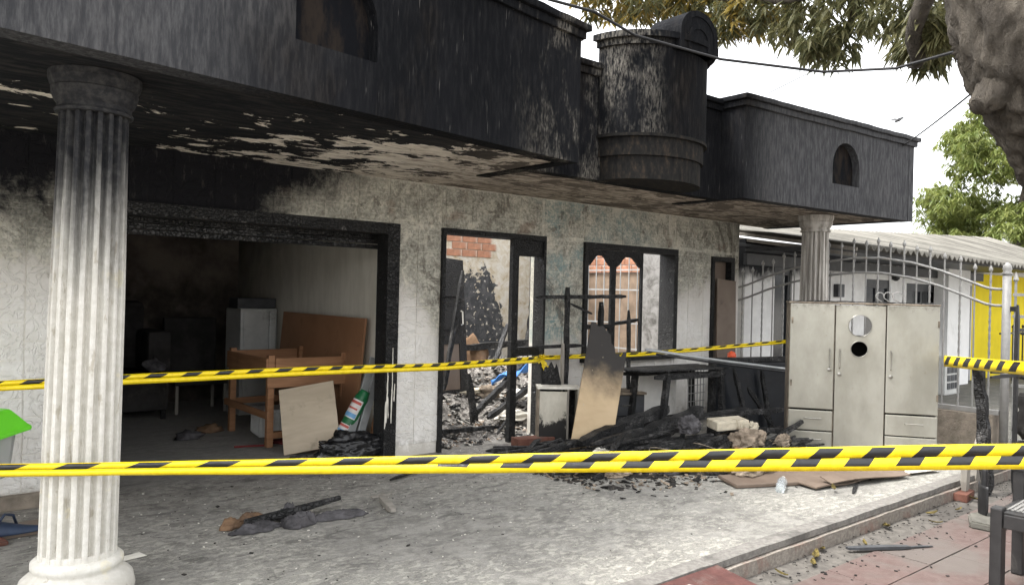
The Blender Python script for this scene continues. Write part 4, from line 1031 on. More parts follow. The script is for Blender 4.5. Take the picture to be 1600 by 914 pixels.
tag(obj('tape_knot', jitter(kn, 0.008, 30, 1), 'plaintape'), 'crumpled yellow tape knot tied on the charred door frame', 'knot')
# ================================================================== WARDROBE
W0, W1 = Vector((6.78, 4.02, 0)), Vector((7.54, 2.958, 0))
wd = (W1-W0).normalized(); wang = math.atan2(wd.y, wd.x); WL = (W1-W0).length; WH = 1.475
ward = thing('wardrobe', 'scorched beige metal three-door wardrobe with round holes in the middle door', 'wardrobe', W0, (0, 0, wang))
def wpart(name, x0, x1, y0, y1, z0, z1, mat='ward', bev=0.006, parent=None):
    bm = B(); bx(bm, x0, x1, y0, y1, z0, z1, None, bev); return obj(name, bm, mat, parent or ward)
D = 0.40
a1, a2 = WL*0.312, WL*0.652
wpart('side_panel', 0, 0.018, 0.02, D, 0.0, WH-0.012, 'wardedge', 0.003); wpart('side_panel', WL-0.018, WL, 0.02, D, 0.0, WH-0.012, 'ward', 0.003)
wpart('divider', a1-0.008, a1+0.008, 0.024, D, 0.03, WH-0.02, 'wardedge', 0.002); wpart('divider', a2-0.008, a2+0.008, 0.024, D, 0.03, WH-0.02, 'wardedge', 0.002)
tb = wpart('top_panel', -0.008, WL+0.004, 0.0, D, WH-0.011, WH+0.006, 'wardedge', 0.004)
wpart('plinth', 0.019, WL-0.019, 0.03, D-0.01, 0.0, 0.05, 'wardedge', 0.003)
wpart('back_panel', 0.02, a1-0.01, D-0.012, D-0.002, 0.05, WH-0.02, 'darkint', 0); wpart('back_panel', a2+0.01, WL-0.02, D-0.012, D-0.002, 0.05, WH-0.02, 'darkint', 0); wpart('back_panel', a1+0.01, a2-0.01, D-0.05, D-0.04, 0.05, 1.16, 'darkint', 0)
wpart('shelf', a1+0.01, a2-0.01, 0.035, D-0.06, 1.13, 1.145, 'darkint', 0)
d1 = wpart('door', 0.004, a1-0.006, -0.006, 0.016, 0.46, WH-0.014, 'ward', 0.007)
d3 = wpart('door', a2+0.006, WL-0.003, -0.006, 0.016, 0.46, WH-0.014, 'ward', 0.007)
cx2 = (a1+a2)/2-0.003
bm = panel_holes([(a1+0.006, 0.05), (a2-0.006, 0.05), (a2-0.006, WH-0.02), (a1+0.006, WH-0.02)], [circ(cx2, 1.265, 0.102), circ(cx2-0.005, 1.045, 0.074)], 0.02, Matrix.Translation((0, -0.004, 0)))
d2 = obj('door', bm, 'ward', ward)
for z, r in ((1.265, 0.102), (1.045, 0.074)):
    bm = B(); n = 30; pts = [(cx2+(-0.005 if r < .08 else 0)+math.cos(2*math.pi*k/n)*r, -0.006, z+math.sin(2*math.pi*k/n)*r) for k in range(n+1)]; tube(bm, pts, 0.004, 6, False); obj('hole_rim', bm, 'chrome', d2, True)
for k, (z0, z1) in enumerate(((0.255, 0.445), (0.06, 0.245))):
    for (xa, xb) in ((0.006, a1-0.008), (a2+0.008, WL-0.005)):
        dr = wpart('drawer', xa, xb, -0.010, 0.016, z0, z1, 'ward', 0.008)
        bm = B(); xc = (xa+xb)/2+0.02; zc = (z0+z1)/2+0.02; tube(bm, [(xc-0.075, -0.012, zc), (xc-0.075, -0.028, zc), (xc+0.075, -0.028, zc), (xc+0.075, -0.012, zc)], 0.005, 6); obj('handle', bm, 'chrome', dr)
for d_, xh, zk in ((d1, a1-0.045, 0.84), (d2, a1+0.045, 0.80), (d3, a2+0.045, 0.80)):
    bm = B(); tube(bm, [(xh, -0.008, 0.86), (xh, -0.03, 0.87), (xh, -0.03, 1.03), (xh, -0.008, 1.04)], 0.006, 6); obj('handle', bm, 'chrome', d_)
    bm = B(); lathe(bm, [(0.018, 0), (0.018, 0.008), (0.006, 0.012)], 14); bm.transform(Matrix.Translation((xh, -0.008, zk)) @ Matrix.Rotation(math.pi/2, 4, 'X')); obj('lock', bm, 'chrome', d_)
for x, z in ((0.02, 1.3), (0.02, 0.7), (WL-0.014, 1.3), (WL-0.014, 0.62)):
    wpart('hinge', x-0.006, x+0.010, -0.014, -0.004, z-0.03, z+0.03, 'wardedge', 0.002)
# scorched lump edge and wire hooks hooked over its top
bm = B(); beam(bm, (0.0, 0.15, WH+0.012), (WL, 0.15, WH+0.014), 0.26, 0.016, jag=0.7, seg=30, seed=4); obj('charred_crust', bm, 'char', ward)
for k, dx in enumerate((0.0, 0.075, 0.16)):
    bm = B(); c = W0 + wd*(WL*0.70+dx) + Vector((0.25, 0.25, 0)); R_ = 0.035+0.004*k
    pts = [c+wd*(-R_*math.cos(a))+Vector((0, 0, WH+0.075+R_*math.sin(a))) for a in [rad(-40+ i*16) for i in range(15)]] 
    pts = [c+wd*(R_*1.6)+Vector((0, 0, WH+0.008))]*0 + pts + [pts[-1]+Vector((0, 0, -0.01))]
    pts = [c+wd*(0.03)+Vector((0, 0, WH+0.0095))] + pts
    tube(bm, pts, 0.005, 6); tag(obj('wire_hanger', bm, 'whitepaint', None, True), ('leftmost', 'middle', 'rightmost')[k]+' white wire hanger hook showing above the wardrobe', 'hanger', 'wire hangers on the wardrobe')

# ================================================================== GARAGE CONTENTS
bench = thing('wooden_bench', 'brown wooden workbench frame with raised tray sides inside the garage', 'bench', (2.80, 6.95, 0))
def part(name, parent, mat, x0, x1, y0, y1, z0, z1, bev=0.003):
    bm = B(); bx(bm, x0, x1, y0, y1, z0, z1, None, bev); return obj(name, bm, mat, parent)
BW, BD = 0.80, 1.05
for x in (0, BW-0.06):
    for y in (0, BD-0.06): part('leg', bench, 'wood', x, x+0.06, y, y+0.06, 0, 0.86)
for nm, a in (('tray_board', (0.061, BW-0.061, -0.022, -0.001, 0.66, 0.83)), ('tray_board', (0.061, BW-0.061, BD+0.001, BD+0.022, 0.66, 0.83)), ('tray_board', (-0.022, -0.001, 0.0, BD, 0.66, 0.83)), ('tray_board', (BW+0.001, BW+0.022, 0, BD, 0.66, 0.83)),
              ('apron', (-0.026, BW+0.03, -0.046, -0.0225, 0.56, 0.655)), ('bench_top', (0.0, BW, 0.062, BD-0.062, 0.64, 0.659)), ('stretcher', (-0.024, -0.001, -0.05, BD+.05, 0.27, 0.335)), ('stretcher', (BW+.001, BW+.024, 0, BD, 0.27, 0.335)), ('stretcher', (0, BW, BD+0.002, BD+0.025, 0.27, 0.335)), ('foot', (0.062, 0.17, 0.0, 0.06, 0.08, 0.14))):
    part(nm, bench, 'wood', *a)
bo = part('leaning_board', None, 'orange', -0.012, 0.012, 0, 1.95, 0, 1.22, 0.004); bo.location = (3.52, 6.62, 0.0); bo.rotation_euler = (0, rad(5), 0); tag(bo, 'large orange-brown board leaning on the garage wall behind the bench', 'board')
bo = part('plywood_panel', None, 'ply', 0, 0.50, -0.009, 0.009, 0, 0.62, 0.003); bo.location = (2.80, 6.55, 0.0); bo.rotation_euler = (rad(-27), rad(-11), rad(-32)); tag(bo, 'pale square plywood panel leaning against the wooden bench', 'panel')
cr = thing('plastic_crate', 'white ribbed plastic crate under the wooden bench', 'crate', (2.92, 7.45, 0), (0, 0, rad(-8)))
part('crate_body', cr, 'crate', 0, 0.50, 0, 0.34, 0.0, 0.24, 0.015); part('crate_rim', cr, 'crate', -0.015, 0.515, -0.015, 0.355, 0.241, 0.27, 0.006)
for k in range(9): part('crate_rib', cr, 'crate', 0.02+k*0.055, 0.035+k*0.055, -0.014, -0.001, 0.02, 0.235, 0.002)
for k in range(5): part('crate_rib', cr, 'crate', -0.014, -0.001, 0.03+k*0.065, 0.045+k*0.065, 0.02, 0.235, 0.002)
wc = thing('white_cabinet', 'smoke-stained white cabinet in the back corner of the garage', 'cabinet', (3.22, 8.85, 0))
part('cabinet_body', wc, 'offwhite', 0, 0.44, 0, 0.5, 0.0, 1.24, 0.02); part('cabinet_door', wc, 'offwhite', 0.03, 0.30, -0.02, -0.001, 0.55, 1.20, 0.008); part('cabinet_door', wc, 'offwhite', 0.03, 0.30, -0.02, -0.001, 0.04, 0.53, 0.008); part('cabinet_post', wc, 'offwhite', 0.33, 0.42, -0.03, -0.001, 0.04, 1.22, 0.02)
bx_ = part('cardboard_box', None, M['darkframe'], 0, 0.46, 0, 0.3, 0, 0.12, 0.01); bx_.location = (3.20, 8.9, 1.241); tag(bx_, 'dark flattened box lying on the white garage cabinet', 'box')
ch = thing('burnt_chair', 'charred high-backed chair on pale legs at the garage back', 'chair', (2.62, 9.3, 0))
part('backrest', ch, 'sootblack', 0, 0.62, 0.42, 0.5, 0.35, 1.10, 0.02); part('seat', ch, 'sootblack', 0.0, 0.62, -0.05, 0.419, 0.33, 0.46, 0.02)
for x in (0.02, 0.57):
    for y in (-0.03, 0.42): part('leg', ch, 'greywood', x, x+0.035, y, y+0.035, 0, 0.329)
so = thing('burnt_sofa', 'black burnt sofa heaped against the back of the garage', 'sofa', (1.55, 9.0, 0))
part('seat', so, 'sootblack', 0, 0.95, 0, 0.8, 0.10, 0.52, 0.05); part('backrest', so, 'sootblack', 0, 0.82, 0.55, 0.86, 0.521, 1.30, 0.08); part('armrest', so, 'sootblack', 0.72, 0.97, 0.02, 0.70, 0.521, 0.98, 0.06)
for x in (0.03, 0.88): part('foot', so, 'char', x, x+0.05, 0.05, 0.1, 0, 0.10)
rgo = grid(14, 10, lambda u, v: Vector((u*0.30-0.05*v, 0.03*math.sin(9*u+5*v)-0.02, 0.32*v+0.03*math.sin(7*u)*math.cos(6*v)-0.1*(u-.3)**2)))
o = obj('white_rag', rgo, 'cloth', None, True); o.scale = (0.55, 0.55, 0.55); o.location = (2.32, 8.95, 0.50); o.rotation_euler = (rad(-12), rad(-38), 0); solid(o, 0.01); tag(o, 'dirty white rag hanging on the burnt sofa', 'rag')
# green bottle with printed labels
gb = thing('green_cylinder', 'green plastic tube with printed labels leaning by the garage jamb', 'cylinder', (3.20, 6.36, 0.06), (rad(0), rad(28), rad(-12)))
lathe_b = B(); lathe(lathe_b, [(0.05, 0), (0.062, 0.01), (0.064, 0.05), (0.064, 0.50), (0.055, 0.53), (0.05, 0.55), (0.05, 0.57)], 24); obj('body', lathe_b, 'green', gb, True)
def lab(z0, z1, mat, r=0.0655, a0=150, a1=285, name='label_patch', par=gb):
    vs, _, fs = grid(12, 1, lambda u, v: Vector((r*math.cos(rad(a0+(a1-a0)*u)), r*math.sin(rad(a0+(a1-a0)*u)), z0+(z1-z0)*v))); return obj(name, (vs, [], fs), mat, par, True)
lab(0.13, 0.23, 'label'); lab(0.20, 0.222, 'labelred', 0.0662, 170, 270, 'printed_band'); lab(0.155, 0.175, 'labelblue', 0.0662, 170, 270, 'printed_band')
lab(0.29, 0.47, 'label'); lab(0.43, 0.455, 'labelred', 0.0662, 165, 275, 'printed_band'); lab(0.30, 0.34, 'labelblue', 0.0662, 160, 280, 'printed_band'); lab(0.375, 0.392, 'labelred', 0.0662, 180, 265, 'printed_band')
for k, (p0, p1, m_, lb) in enumerate((((3.24, 6.26, 0.02), (3.56, 6.34, 0.86), 'alu', 'grey flat profile leaning beside the green tube, nearest to it'), ((3.34, 6.24, 0.02), (3.60, 6.32, 0.76), 'alu', 'pale grey flat profile leaning in the garage corner, second from the green tube'), ((3.50, 6.28, 0.02), (3.66, 6.36, 0.60), 'wood', 'short reddish wooden strip leaning beside the garage jamb'))):
    bm = B(); beam(bm, p0, p1, 0.075 if k < 2 else 0.04, 0.02, (0, 1, 0), bevel=0.003); tag(obj('profile_strip', bm, m_), lb, 'strip')
def blob(name, c, r, mat, label, cat, amp=0.35, seed=1, sub=4, sc_=2.2, group=None, rot=(0, 0, 0)):
    bm = B(); bmesh.ops.create_icosphere(bm, subdivisions=sub, radius=1.0)
    for v in bm.verts:
        n_ = v.co.normalized(); d_ = noise.fractal(n_*sc_+Vector((seed, seed*2, 0)), 0.9, 2.1, 5); rdg = abs(noise.noise(n_*sc_*2.3+Vector((0, seed, 0))))
        q = n_*(1+amp*d_-amp*0.5*rdg); q = Vector((q.x*r[0], q.y*r[1], q.z*r[2])); q.z = max(q.z, -r[2]*0.55); v.co = q
    o_ = obj(name, bm, mat, None, True); o_.location = (c[0], c[1], c[2]+r[2]*0.55); o_.rotation_euler = rot
    return tag(o_, label, cat, group)
blob('rubbish_bag', (3.20, 6.08, 0.0), (0.30, 0.17, 0.16), 'bag', 'shiny black rubbish bag slumped at the foot of the garage jamb', 'bag', 0.30, 3, 5, 2.0)
for k, (x, y) in enumerate(((2.72, 6.05), (2.86, 5.98), (2.78, 6.15))):
    blob('rag_scrap', (x, y, 0), (0.10, 0.08, 0.05), ('rag', 'paper', 'cloth')[k], ('brown', 'pale', 'grey')[k]+' crumpled scrap beside the black rubbish bag', 'scrap', 0.5, 10+k, 3)
for k, (x, y, z_, m_, lb) in enumerate(((2.35, 7.75, 0.05, 'cloth', 'grey crumpled paper on the dark garage floor left of the bench'), (2.62, 8.0, 0.05, 'card', 'brown cardboard lump on the garage floor near the bench leg'), (1.75, 8.6, 0.06, 'paper', 'grey paper heap before the burnt sofa'), (3.05, 7.1, 0.03, 'redrag', 'small dark red lump on the floor under the bench'))):
    blob('litter_lump', (x, y, 0), (0.13, 0.09, z_), m_, lb, 'litter', 0.5, 20+k, 3)
bm = B(); tube(bm, [(2.55, 7.1, 0.012), (2.85, 7.0, 0.014)], 0.010, 6); tag(obj('red_stick', bm, 'redrag'), 'thin red stick on the garage floor in front of the bench', 'stick')

# ================================================================== BURNT ROOM BEHIND THE DOOR
def rubble_sheet():
    def f(u, v):
        x = 3.95+u*4.6; y = 6.10+v*3.85
        h = 0.04+0.38*min(1, max(0, (y-6.3)/2.6))+0.16*noise.fractal(Vector((x*1.4, y*1.4, 3)), 1, 2, 5)+0.05*abs(noise.noise(Vector((x*7, y*7, 1))))
        h = max(0.004, h)*min(1.0, max(0.0, (y-6.12)/0.45))
        return Vector((x, y, h-0.004))
    return grid(110, 90, f)
o = obj('rubble_heap', rubble_sheet(), 'rubble'); o['kind'] = 'stuff'; tag(o, 'grey ash and rubble covering the floor of the burnt room', 'rubble')
def rh(x, y): return max(0.004, 0.04+0.38*min(1, max(0, (y-6.3)/2.6))+0.16*noise.fractal(Vector((x*1.4, y*1.4, 3)), 1, 2, 5))
# loose chips on it: uncountable
bm = B(); rnd = random.Random(9)
for k in range(2600):
    x = rnd.uniform(4.1, 8.2); y = rnd.uniform(6.0, 9.5); z = rh(x, y)*min(1.0, max(0.02, (y-6.12)/0.45))+0.012; s = rnd.uniform(0.012, 0.06)*(1.8 if rnd.random() < .08 else 1)
    m_ = Matrix.Translation((x, y, z)) @ Matrix.Rotation(rnd.uniform(0, 6.3), 4, 'Z') @ Matrix.Rotation(rnd.uniform(-.7, .7), 4, 'X') @ Matrix.Rotation(rnd.uniform(-.5, .5), 4, 'Y')
    bx(bm, -s, s, -s*rnd.uniform(.2, .6), s*.4, -s*.12, s*.12, m_)
o = obj('rubble_chips', bm, 'chips'); o['kind'] = 'stuff'; tag(o, 'loose broken chips strewn over the rubble in the burnt room', 'rubble')
def charbeam(p0, p1, w, h, label, seed, group='charred timbers', mat='char', name='charred_timber', cat='timber', jag=0.28, up=(0, 0, 1)):
    bm = B(); c = (Vector(p0)+Vector(p1))/2; a, b = Vector(p0)-c, Vector(p1)-c
    beam(bm, a, b, w, h, up, jag, max(6, int((b-a).length/0.08)), seed=seed)
    o_ = obj(name, bm, mat); o_.location = c; return tag(o_, label, cat, group)
G2 = 'charred timbers in the burnt room'
charbeam((4.92, 6.55, 0.02), (4.86, 6.62, 0.62), 0.09, 0.06, 'black pointed charred stump standing up inside the doorway', 1, G2)
charbeam((4.95, 6.60, 0.20), (6.1, 7.1, 0.68), 0.07, 0.07, 'charred beam slanting up to the right inside the doorway, above the other', 2, G2)
charbeam((5.05, 6.50, 0.15), (6.3, 6.9, 0.55), 0.07, 0.07, 'charred beam slanting up to the right inside the doorway, just below the other', 3, G2)
charbeam((4.15, 6.35, 0.10), (5.0, 6.25, 0.10), 0.05, 0.05, 'thin black bar lying across the inside of the threshold', 4, G2)
charbeam((4.9, 6.15, 0.05), (5.3, 6.35, 0.25), 0.03, 0.03, 'thin curved charred stick rising at the threshold', 5, G2)
charbeam((5.6, 8.4, 0.72), (7.4, 8.2, 0.82), 0.12, 0.10, 'long black beam lying level across the back of the room', 6, G2)
charbeam((6.2, 7.9, 0.5), (6.75, 8.3, 1.05), 0.07, 0.06, 'short charred beam tilted in the middle of the burnt room', 7, G2)
for k in range(14):
    x, y = rnd.uniform(4.4, 7.6), rnd.uniform(6.5, 8.8); a = rnd.uniform(0, 3.1); L = rnd.uniform(.35, .9); z = rh(x, y)+0.05
    charbeam((x, y, z), (x+L*math.cos(a), y+L*math.sin(a)*.5, z+rnd.uniform(-.04, .14)), rnd.uniform(.03, .07), rnd.uniform(.03, .06), 'loose charred stick on the rubble of the burnt room', 30+k, 'loose charred sticks in the room')
dl = thing('burnt_door_leaf', 'black burnt panelled door leaf leaning inside the left of the doorway', 'door', (5.02, 7.45, 0.12), (rad(-5), rad(1), rad(16)))
bm = panel_holes([(0, 0), (0.62, 0), (0.60, 1.78), (0.04, 1.80)], [[(0.12, 0.2), (0.48, 0.2), (0.48, 0.75), (0.12, 0.75)]], 0.045); obj('leaf_frame', bm, 'charframe', dl)
for z in (0.92, 1.32): part('panel', dl, 'charframe', 0.13, 0.47, -0.012, -0.001, z, z+0.28, 0.01)
part('panel', dl, M['brownboard'], 0.121, 0.479, 0.01, 0.03, 0.201, 0.749, 0.004)
bm = B(); tube(bm, [(0.52, -0.005, 0.98), (0.52, -0.03, 0.99), (0.52, -0.03, 1.14), (0.52, -0.005, 1.15)], 0.01, 6); obj('handle', bm, 'paper', dl)
charbeam((5.05, 7.35, 0.35), (5.25, 7.3, 1.75), 0.05, 0.06, 'slim charred upright beside the burnt door leaf', 61, G2)
charbeam((8.0, 9.3, 0.4), (8.15, 9.3, 1.5), 0.20, 0.12, 'blistered charred post seen through the sidelight', 62, G2)
charbeam((6.7, 9.75, 0.5), (6.75, 9.9, 1.5), 0.14, 0.06, 'charred upright leaning on the back wall', 63, G2)
o = obj('blue_tarp', grid(22, 16, lambda u, v: Vector((u*0.62, v*0.40, 0.10+0.30*u*(1-v*0.4)+0.05*math.sin(11*u+4*v)*math.cos(7*v)+0.03*noise.noise(Vector((u*6, v*6, 2)))))), 'bluetarp', None, True); o.location = (5.45, 6.95, 0.36); o.rotation_euler = (0, 0, rad(-35)); solid(o, 0.006); tag(o, 'crumpled blue tarpaulin on the rubble inside the doorway', 'tarpaulin')
o = obj('cardboard_sheet', grid(12, 10, lambda u, v: Vector((u*0.42+0.05*v, 0.05*math.sin(5*u+2*v), v*(0.40+0.12*abs(2*((u*2.3) % 1)-1)-0.22*u*u)))), 'card', None, True); o.location = (5.95, 8.4, 0.50); o.rotation_euler = (rad(-20), rad(4), rad(-25)); solid(o, 0.008); tag(o, 'torn brown cardboard standing up on the rubble', 'cardboard')
for k, (x, y, m_, lb, s) in enumerate(((5.0, 8.0, 'foam', 'yellowish foam sheet at the left of the burnt room', (0.30, 0.2, 0.07)), (5.55, 7.7, 'foam', 'pale slab of foam before the black beam', (0.34, 0.12, 0.05)), (6.3, 7.4, 'paper', 'white plaster lump right of the blue tarpaulin', (0.22, 0.16, 0.08)), (5.9, 7.6, 'rag', 'tan bundle left of the blue tarpaulin', (0.16, 0.12, 0.10)), (5.6, 6.7, 'paper', 'pale plaster sheet under the slanting beams', (0.25, 0.16, 0.06)))):
    blob('debris_lump', (x, y, rh(x, y)), s, m_, lb, 'debris', 0.4, 40+k, 4)
bk = part('loose_brick', None, 'redbrick', 0, 0.40, 0, 0.16, 0, 0.10, 0.006); bk.location = (4.72, 5.60, 0); bk.rotation_euler = (0, 0, rad(-14)); tag(bk, 'long red-brown block on the threshold below the charred mullion', 'block')

# ================================================================== BURNT FURNITURE ON THE PORCH
sh = thing('burnt_shelf_rack', 'burnt black stick shelving rack standing before the window wall', 'rack', (5.38, 5.66, 0))
def sp(name, p0, p1, w, h, seed, mat='char', jag=0.22):
    bm = B(); beam(bm, p0, p1, w, h, (0, 1, 0), jag, max(5, int((Vector(p1)-Vector(p0)).length/.09)), seed=seed); return obj(name, bm, mat, sh)
sp('post', (0.0, 0, 0), (0.0, 0, 1.57), 0.05, 0.05, 1); sp('post', (-0.07, -0.02, 0.0), (-0.07, -0.02, 1.0), 0.035, 0.03, 2, 'greywood'); sp('post', (0.90, -0.05, 0.0), (0.88, -0.04, 1.34), 0.035, 0.04, 3)
sp('rail', (-0.40, 0.03, 1.46), (0.86, 0.0, 1.485), 0.045, 0.045, 4); sp('rail', (-0.40, 0.02, 0.97), (0.25, 0.02, 0.97), 0.04, 0.05, 5); sp('brace', (0.02, -0.03, 1.40), (0.30, -0.05, 1.30), 0.025, 0.03, 6); sp('post', (0.56, 0.06, 0.9), (0.55, 0.06, 1.42), 0.06, 0.05, 7)
cb = thing('burnt_cabinet', 'half-burnt white cabinet at the foot of the wall beside the door', 'cabinet', (5.0, 5.62, 0), (0, 0, rad(-36)))
o = part('front_panel', cb, 'burntwhite', 0, 0.343, 0, 0.02, 0.0, 0.50, 0.003); part('side_panel', cb, 'wardedge', -0.025, -0.001, 0, 0.34, 0, 0.52, 0.003); part('top_panel', cb, 'paper', -0.03, 0.50, -0.01, 0.36, 0.521, 0.545, 0.003); part('side_panel', cb, 'burntwhite', 0.48, 0.50, 0, 0.34, 0, 0.52, 0.003); part('divider', cb, 'greywood', 0.345, 0.37, -0.012, 0.30, 0, 0.519, 0.003); part('back_panel', cb, 'char', 0.0, 0.479, 0.32, 0.34, 0, 0.519, 0.002); cb.scale = (0.78, 0.6, 1.08)
bm = B(); n = 12; vs = [(0.03+0.26*k/n, 0.546+0.20*math.sin(math.pi*k/n)**0.6*(0.8+0.4*random.random())) for k in range(n+1)]; bm = panel_holes([(0.03, 0.5455), (0.29, 0.5455)]+vs[::-1][1:-1], [], 0.03, Matrix.Translation((0, 0.25, 0))); obj('charred_scrap', bm, 'char', cb)
# leaning plywood, burnt ragged top
edge = [(0.40, 1.08), (0.37, 1.07), (0.35, 1.02), (0.32, 1.04), (0.29, 1.03), (0.27, 1.10), (0.23, 1.13), (0.21, 1.21), (0.17, 1.22), (0.13, 1.27), (0.07, 1.26), (0.04, 1.29), (0.0, 1.285)]
bm = panel_holes([(0.0, 0.0), (0.40, 0.0)]+edge, [], 0.014); o = obj('leaning_plywood', bm, 'plyburnt'); o.location = (4.97, 5.16, 0.0); o.rotation_euler = (rad(-9), rad(13), rad(-22)); o.scale = (1.05, 1, 1.0); tag(o, 'tall scorched plywood board leaning on the burnt rack, tan below and black above', 'board')
dr = thing('drawer_unit', 'soot-grey drawer unit under the window behind the leaning board', 'drawers', (5.85, 5.50, 0), (0, 0, rad(-22)))
part('carcass', dr, 'sootblack', 0, 0.42, 0.02, 0.36, 0, 0.46, 0.004); part('drawer_front', dr, M['darkframe'], 0.01, 0.41, -0.002, 0.018, 0.24, 0.45, 0.005); part('drawer_front', dr, M['darkframe'], 0.01, 0.41, -0.002, 0.018, 0.02, 0.23, 0.005); part('top_panel', dr, 'rag', -0.01, 0.43, -0.015, 0.37, 0.461, 0.485, 0.004)
bm = B(); tube(bm, [(0.15, -0.004, 0.35), (0.17, -0.02, 0.35), (0.25, -0.02, 0.355), (0.27, -0.004, 0.36)], 0.006, 6); obj('handle', bm, 'chrome', dr)
tbx = thing('burnt_table', 'black charred table with slatted top before the window', 'table', (5.85, 4.95, 0))
for k in range(6):
    bm = B(); beam(bm, (-0.15, 0.02+k*0.085, 0.765-0.004*k), (1.35, 0.02+k*0.085, 0.735), 0.065, 0.02, jag=0.12, seg=12, seed=k); obj('top_slat', bm, 'char', tbx)
for x0, x1, y in ((0.30, 0.20, 0.03), (1.18, 1.26, 0.03), (0.28, 0.2, 0.44), (1.2, 1.27, 0.44)):
    bm = B(); beam(bm, (x1, y, 0.0), (x0, y, 0.745), 0.06, 0.06, jag=0.12, seg=8, seed=int(x0*50)); obj('leg', bm, 'char', tbx)
for y in (0.03, 0.44):
    bm = B(); beam(bm, (0.1, y, 0.69), (1.28, y, 0.675), 0.03, 0.07, jag=0.12, seg=10, seed=4); obj('apron', bm, 'char', tbx)
wp = part('white_board', None, 'whitepanel', 0, 0.62, -0.012, 0.012, 0, 0.48, 0.003); wp.location = (6.22, 5.42, 0.20); wp.rotation_euler = (rad(-5), rad(5), 0); tag(wp, 'dirty white panel standing behind the charred table', 'panel')
bm = B(); bx(bm, 6.22, 6.84, 5.36, 5.56, 0.0, 0.199); tag(obj('panel_crate', bm, 'sootblack'), 'low black burnt crate under the white panel', 'crate')
rk = thing('wire_rack', 'white wire rack standing under the window right of the charred table', 'rack', (6.98, 5.36, 0))
for k in range(6):
    bm = B(); tube(bm, [(k*0.055, 0, 0), (k*0.055, 0, 0.72)], 0.005, 6); obj('wire', bm, 'whitepaint', rk)
for z in [0.06+0.09*k for k in range(8)]:
    bm = B(); tube(bm, [(-0.01, -0.006, z), (0.285, -0.006, z)], 0.005, 6); obj('wire', bm, 'whitepaint', rk)
# black headboard / sofa panel
hb = thing('burnt_headboard', 'large black burnt headboard panel between the table and the wardrobe', 'headboard', (7.05, 5.05, 0), (0, 0, rad(-14)))
part('panel', hb, 'blackpanel', 0, 1.55, 0, 0.05, 0.02, 0.78, 0.012); part('top_rail', hb, 'char', -0.01, 1.56, -0.02, 0.07, 0.781, 0.84, 0.015); part('post', hb, 'char', -0.05, -0.001, -0.02, 0.07, 0, 0.84, 0.008)
pp = [Vector((6.0, 5.15, 0.955)), Vector((6.9, 4.9, 0.83)), Vector((8.0, 4.62, 0.70)), Vector((8.3, 4.55, 0.665))]
bm = B(); tube(bm, pp, 0.016, 8); tag(obj('metal_pipe', bm, 'alu', None, True), 'long grey metal pipe lying aslant over the table and headboard', 'pipe')
bm = B(); tube(bm, [p+Vector((0.1, -0.06, -0.045)) for p in pp], 0.012, 8); tag(obj('metal_pipe', bm, 'blackpaint', None, True), 'black metal pipe lying aslant just below the grey one', 'pipe')
for k, (p0, p1) in enumerate((((7.42, 4.85, 0.0), (7.16, 4.9, 0.74)), ((7.75, 4.8, 0.02), (7.62, 4.85, 0.70)), ((7.2, 4.75, 0.55), (7.5, 4.6, 0.1)))):
    charbeam(p0, p1, 0.05, 0.05, ('charred leaning stick at the left edge of the black headboard', 'charred upright in front of the black headboard', 'thin charred stick crossing the headboard')[k], 80+k, 'charred sticks by the headboard')
lb = part('leaning_plank', None, 'brownboard', 0, 0.34, -0.01, 0.01, 0, 1.75, 0.004); lb.location = (8.12, 5.80, 0.0); lb.rotation_euler = (rad(-5), rad(4), rad(-8)); tag(lb, 'tall brown plank leaning in the side doorway', 'plank')
blob('plastic_ball', (7.50, 5.16, 0.80), (0.05, 0.05, 0.06), 'redplastic', 'small orange-red plastic piece on the headboard', 'plastic', 0.25, 77, 3)
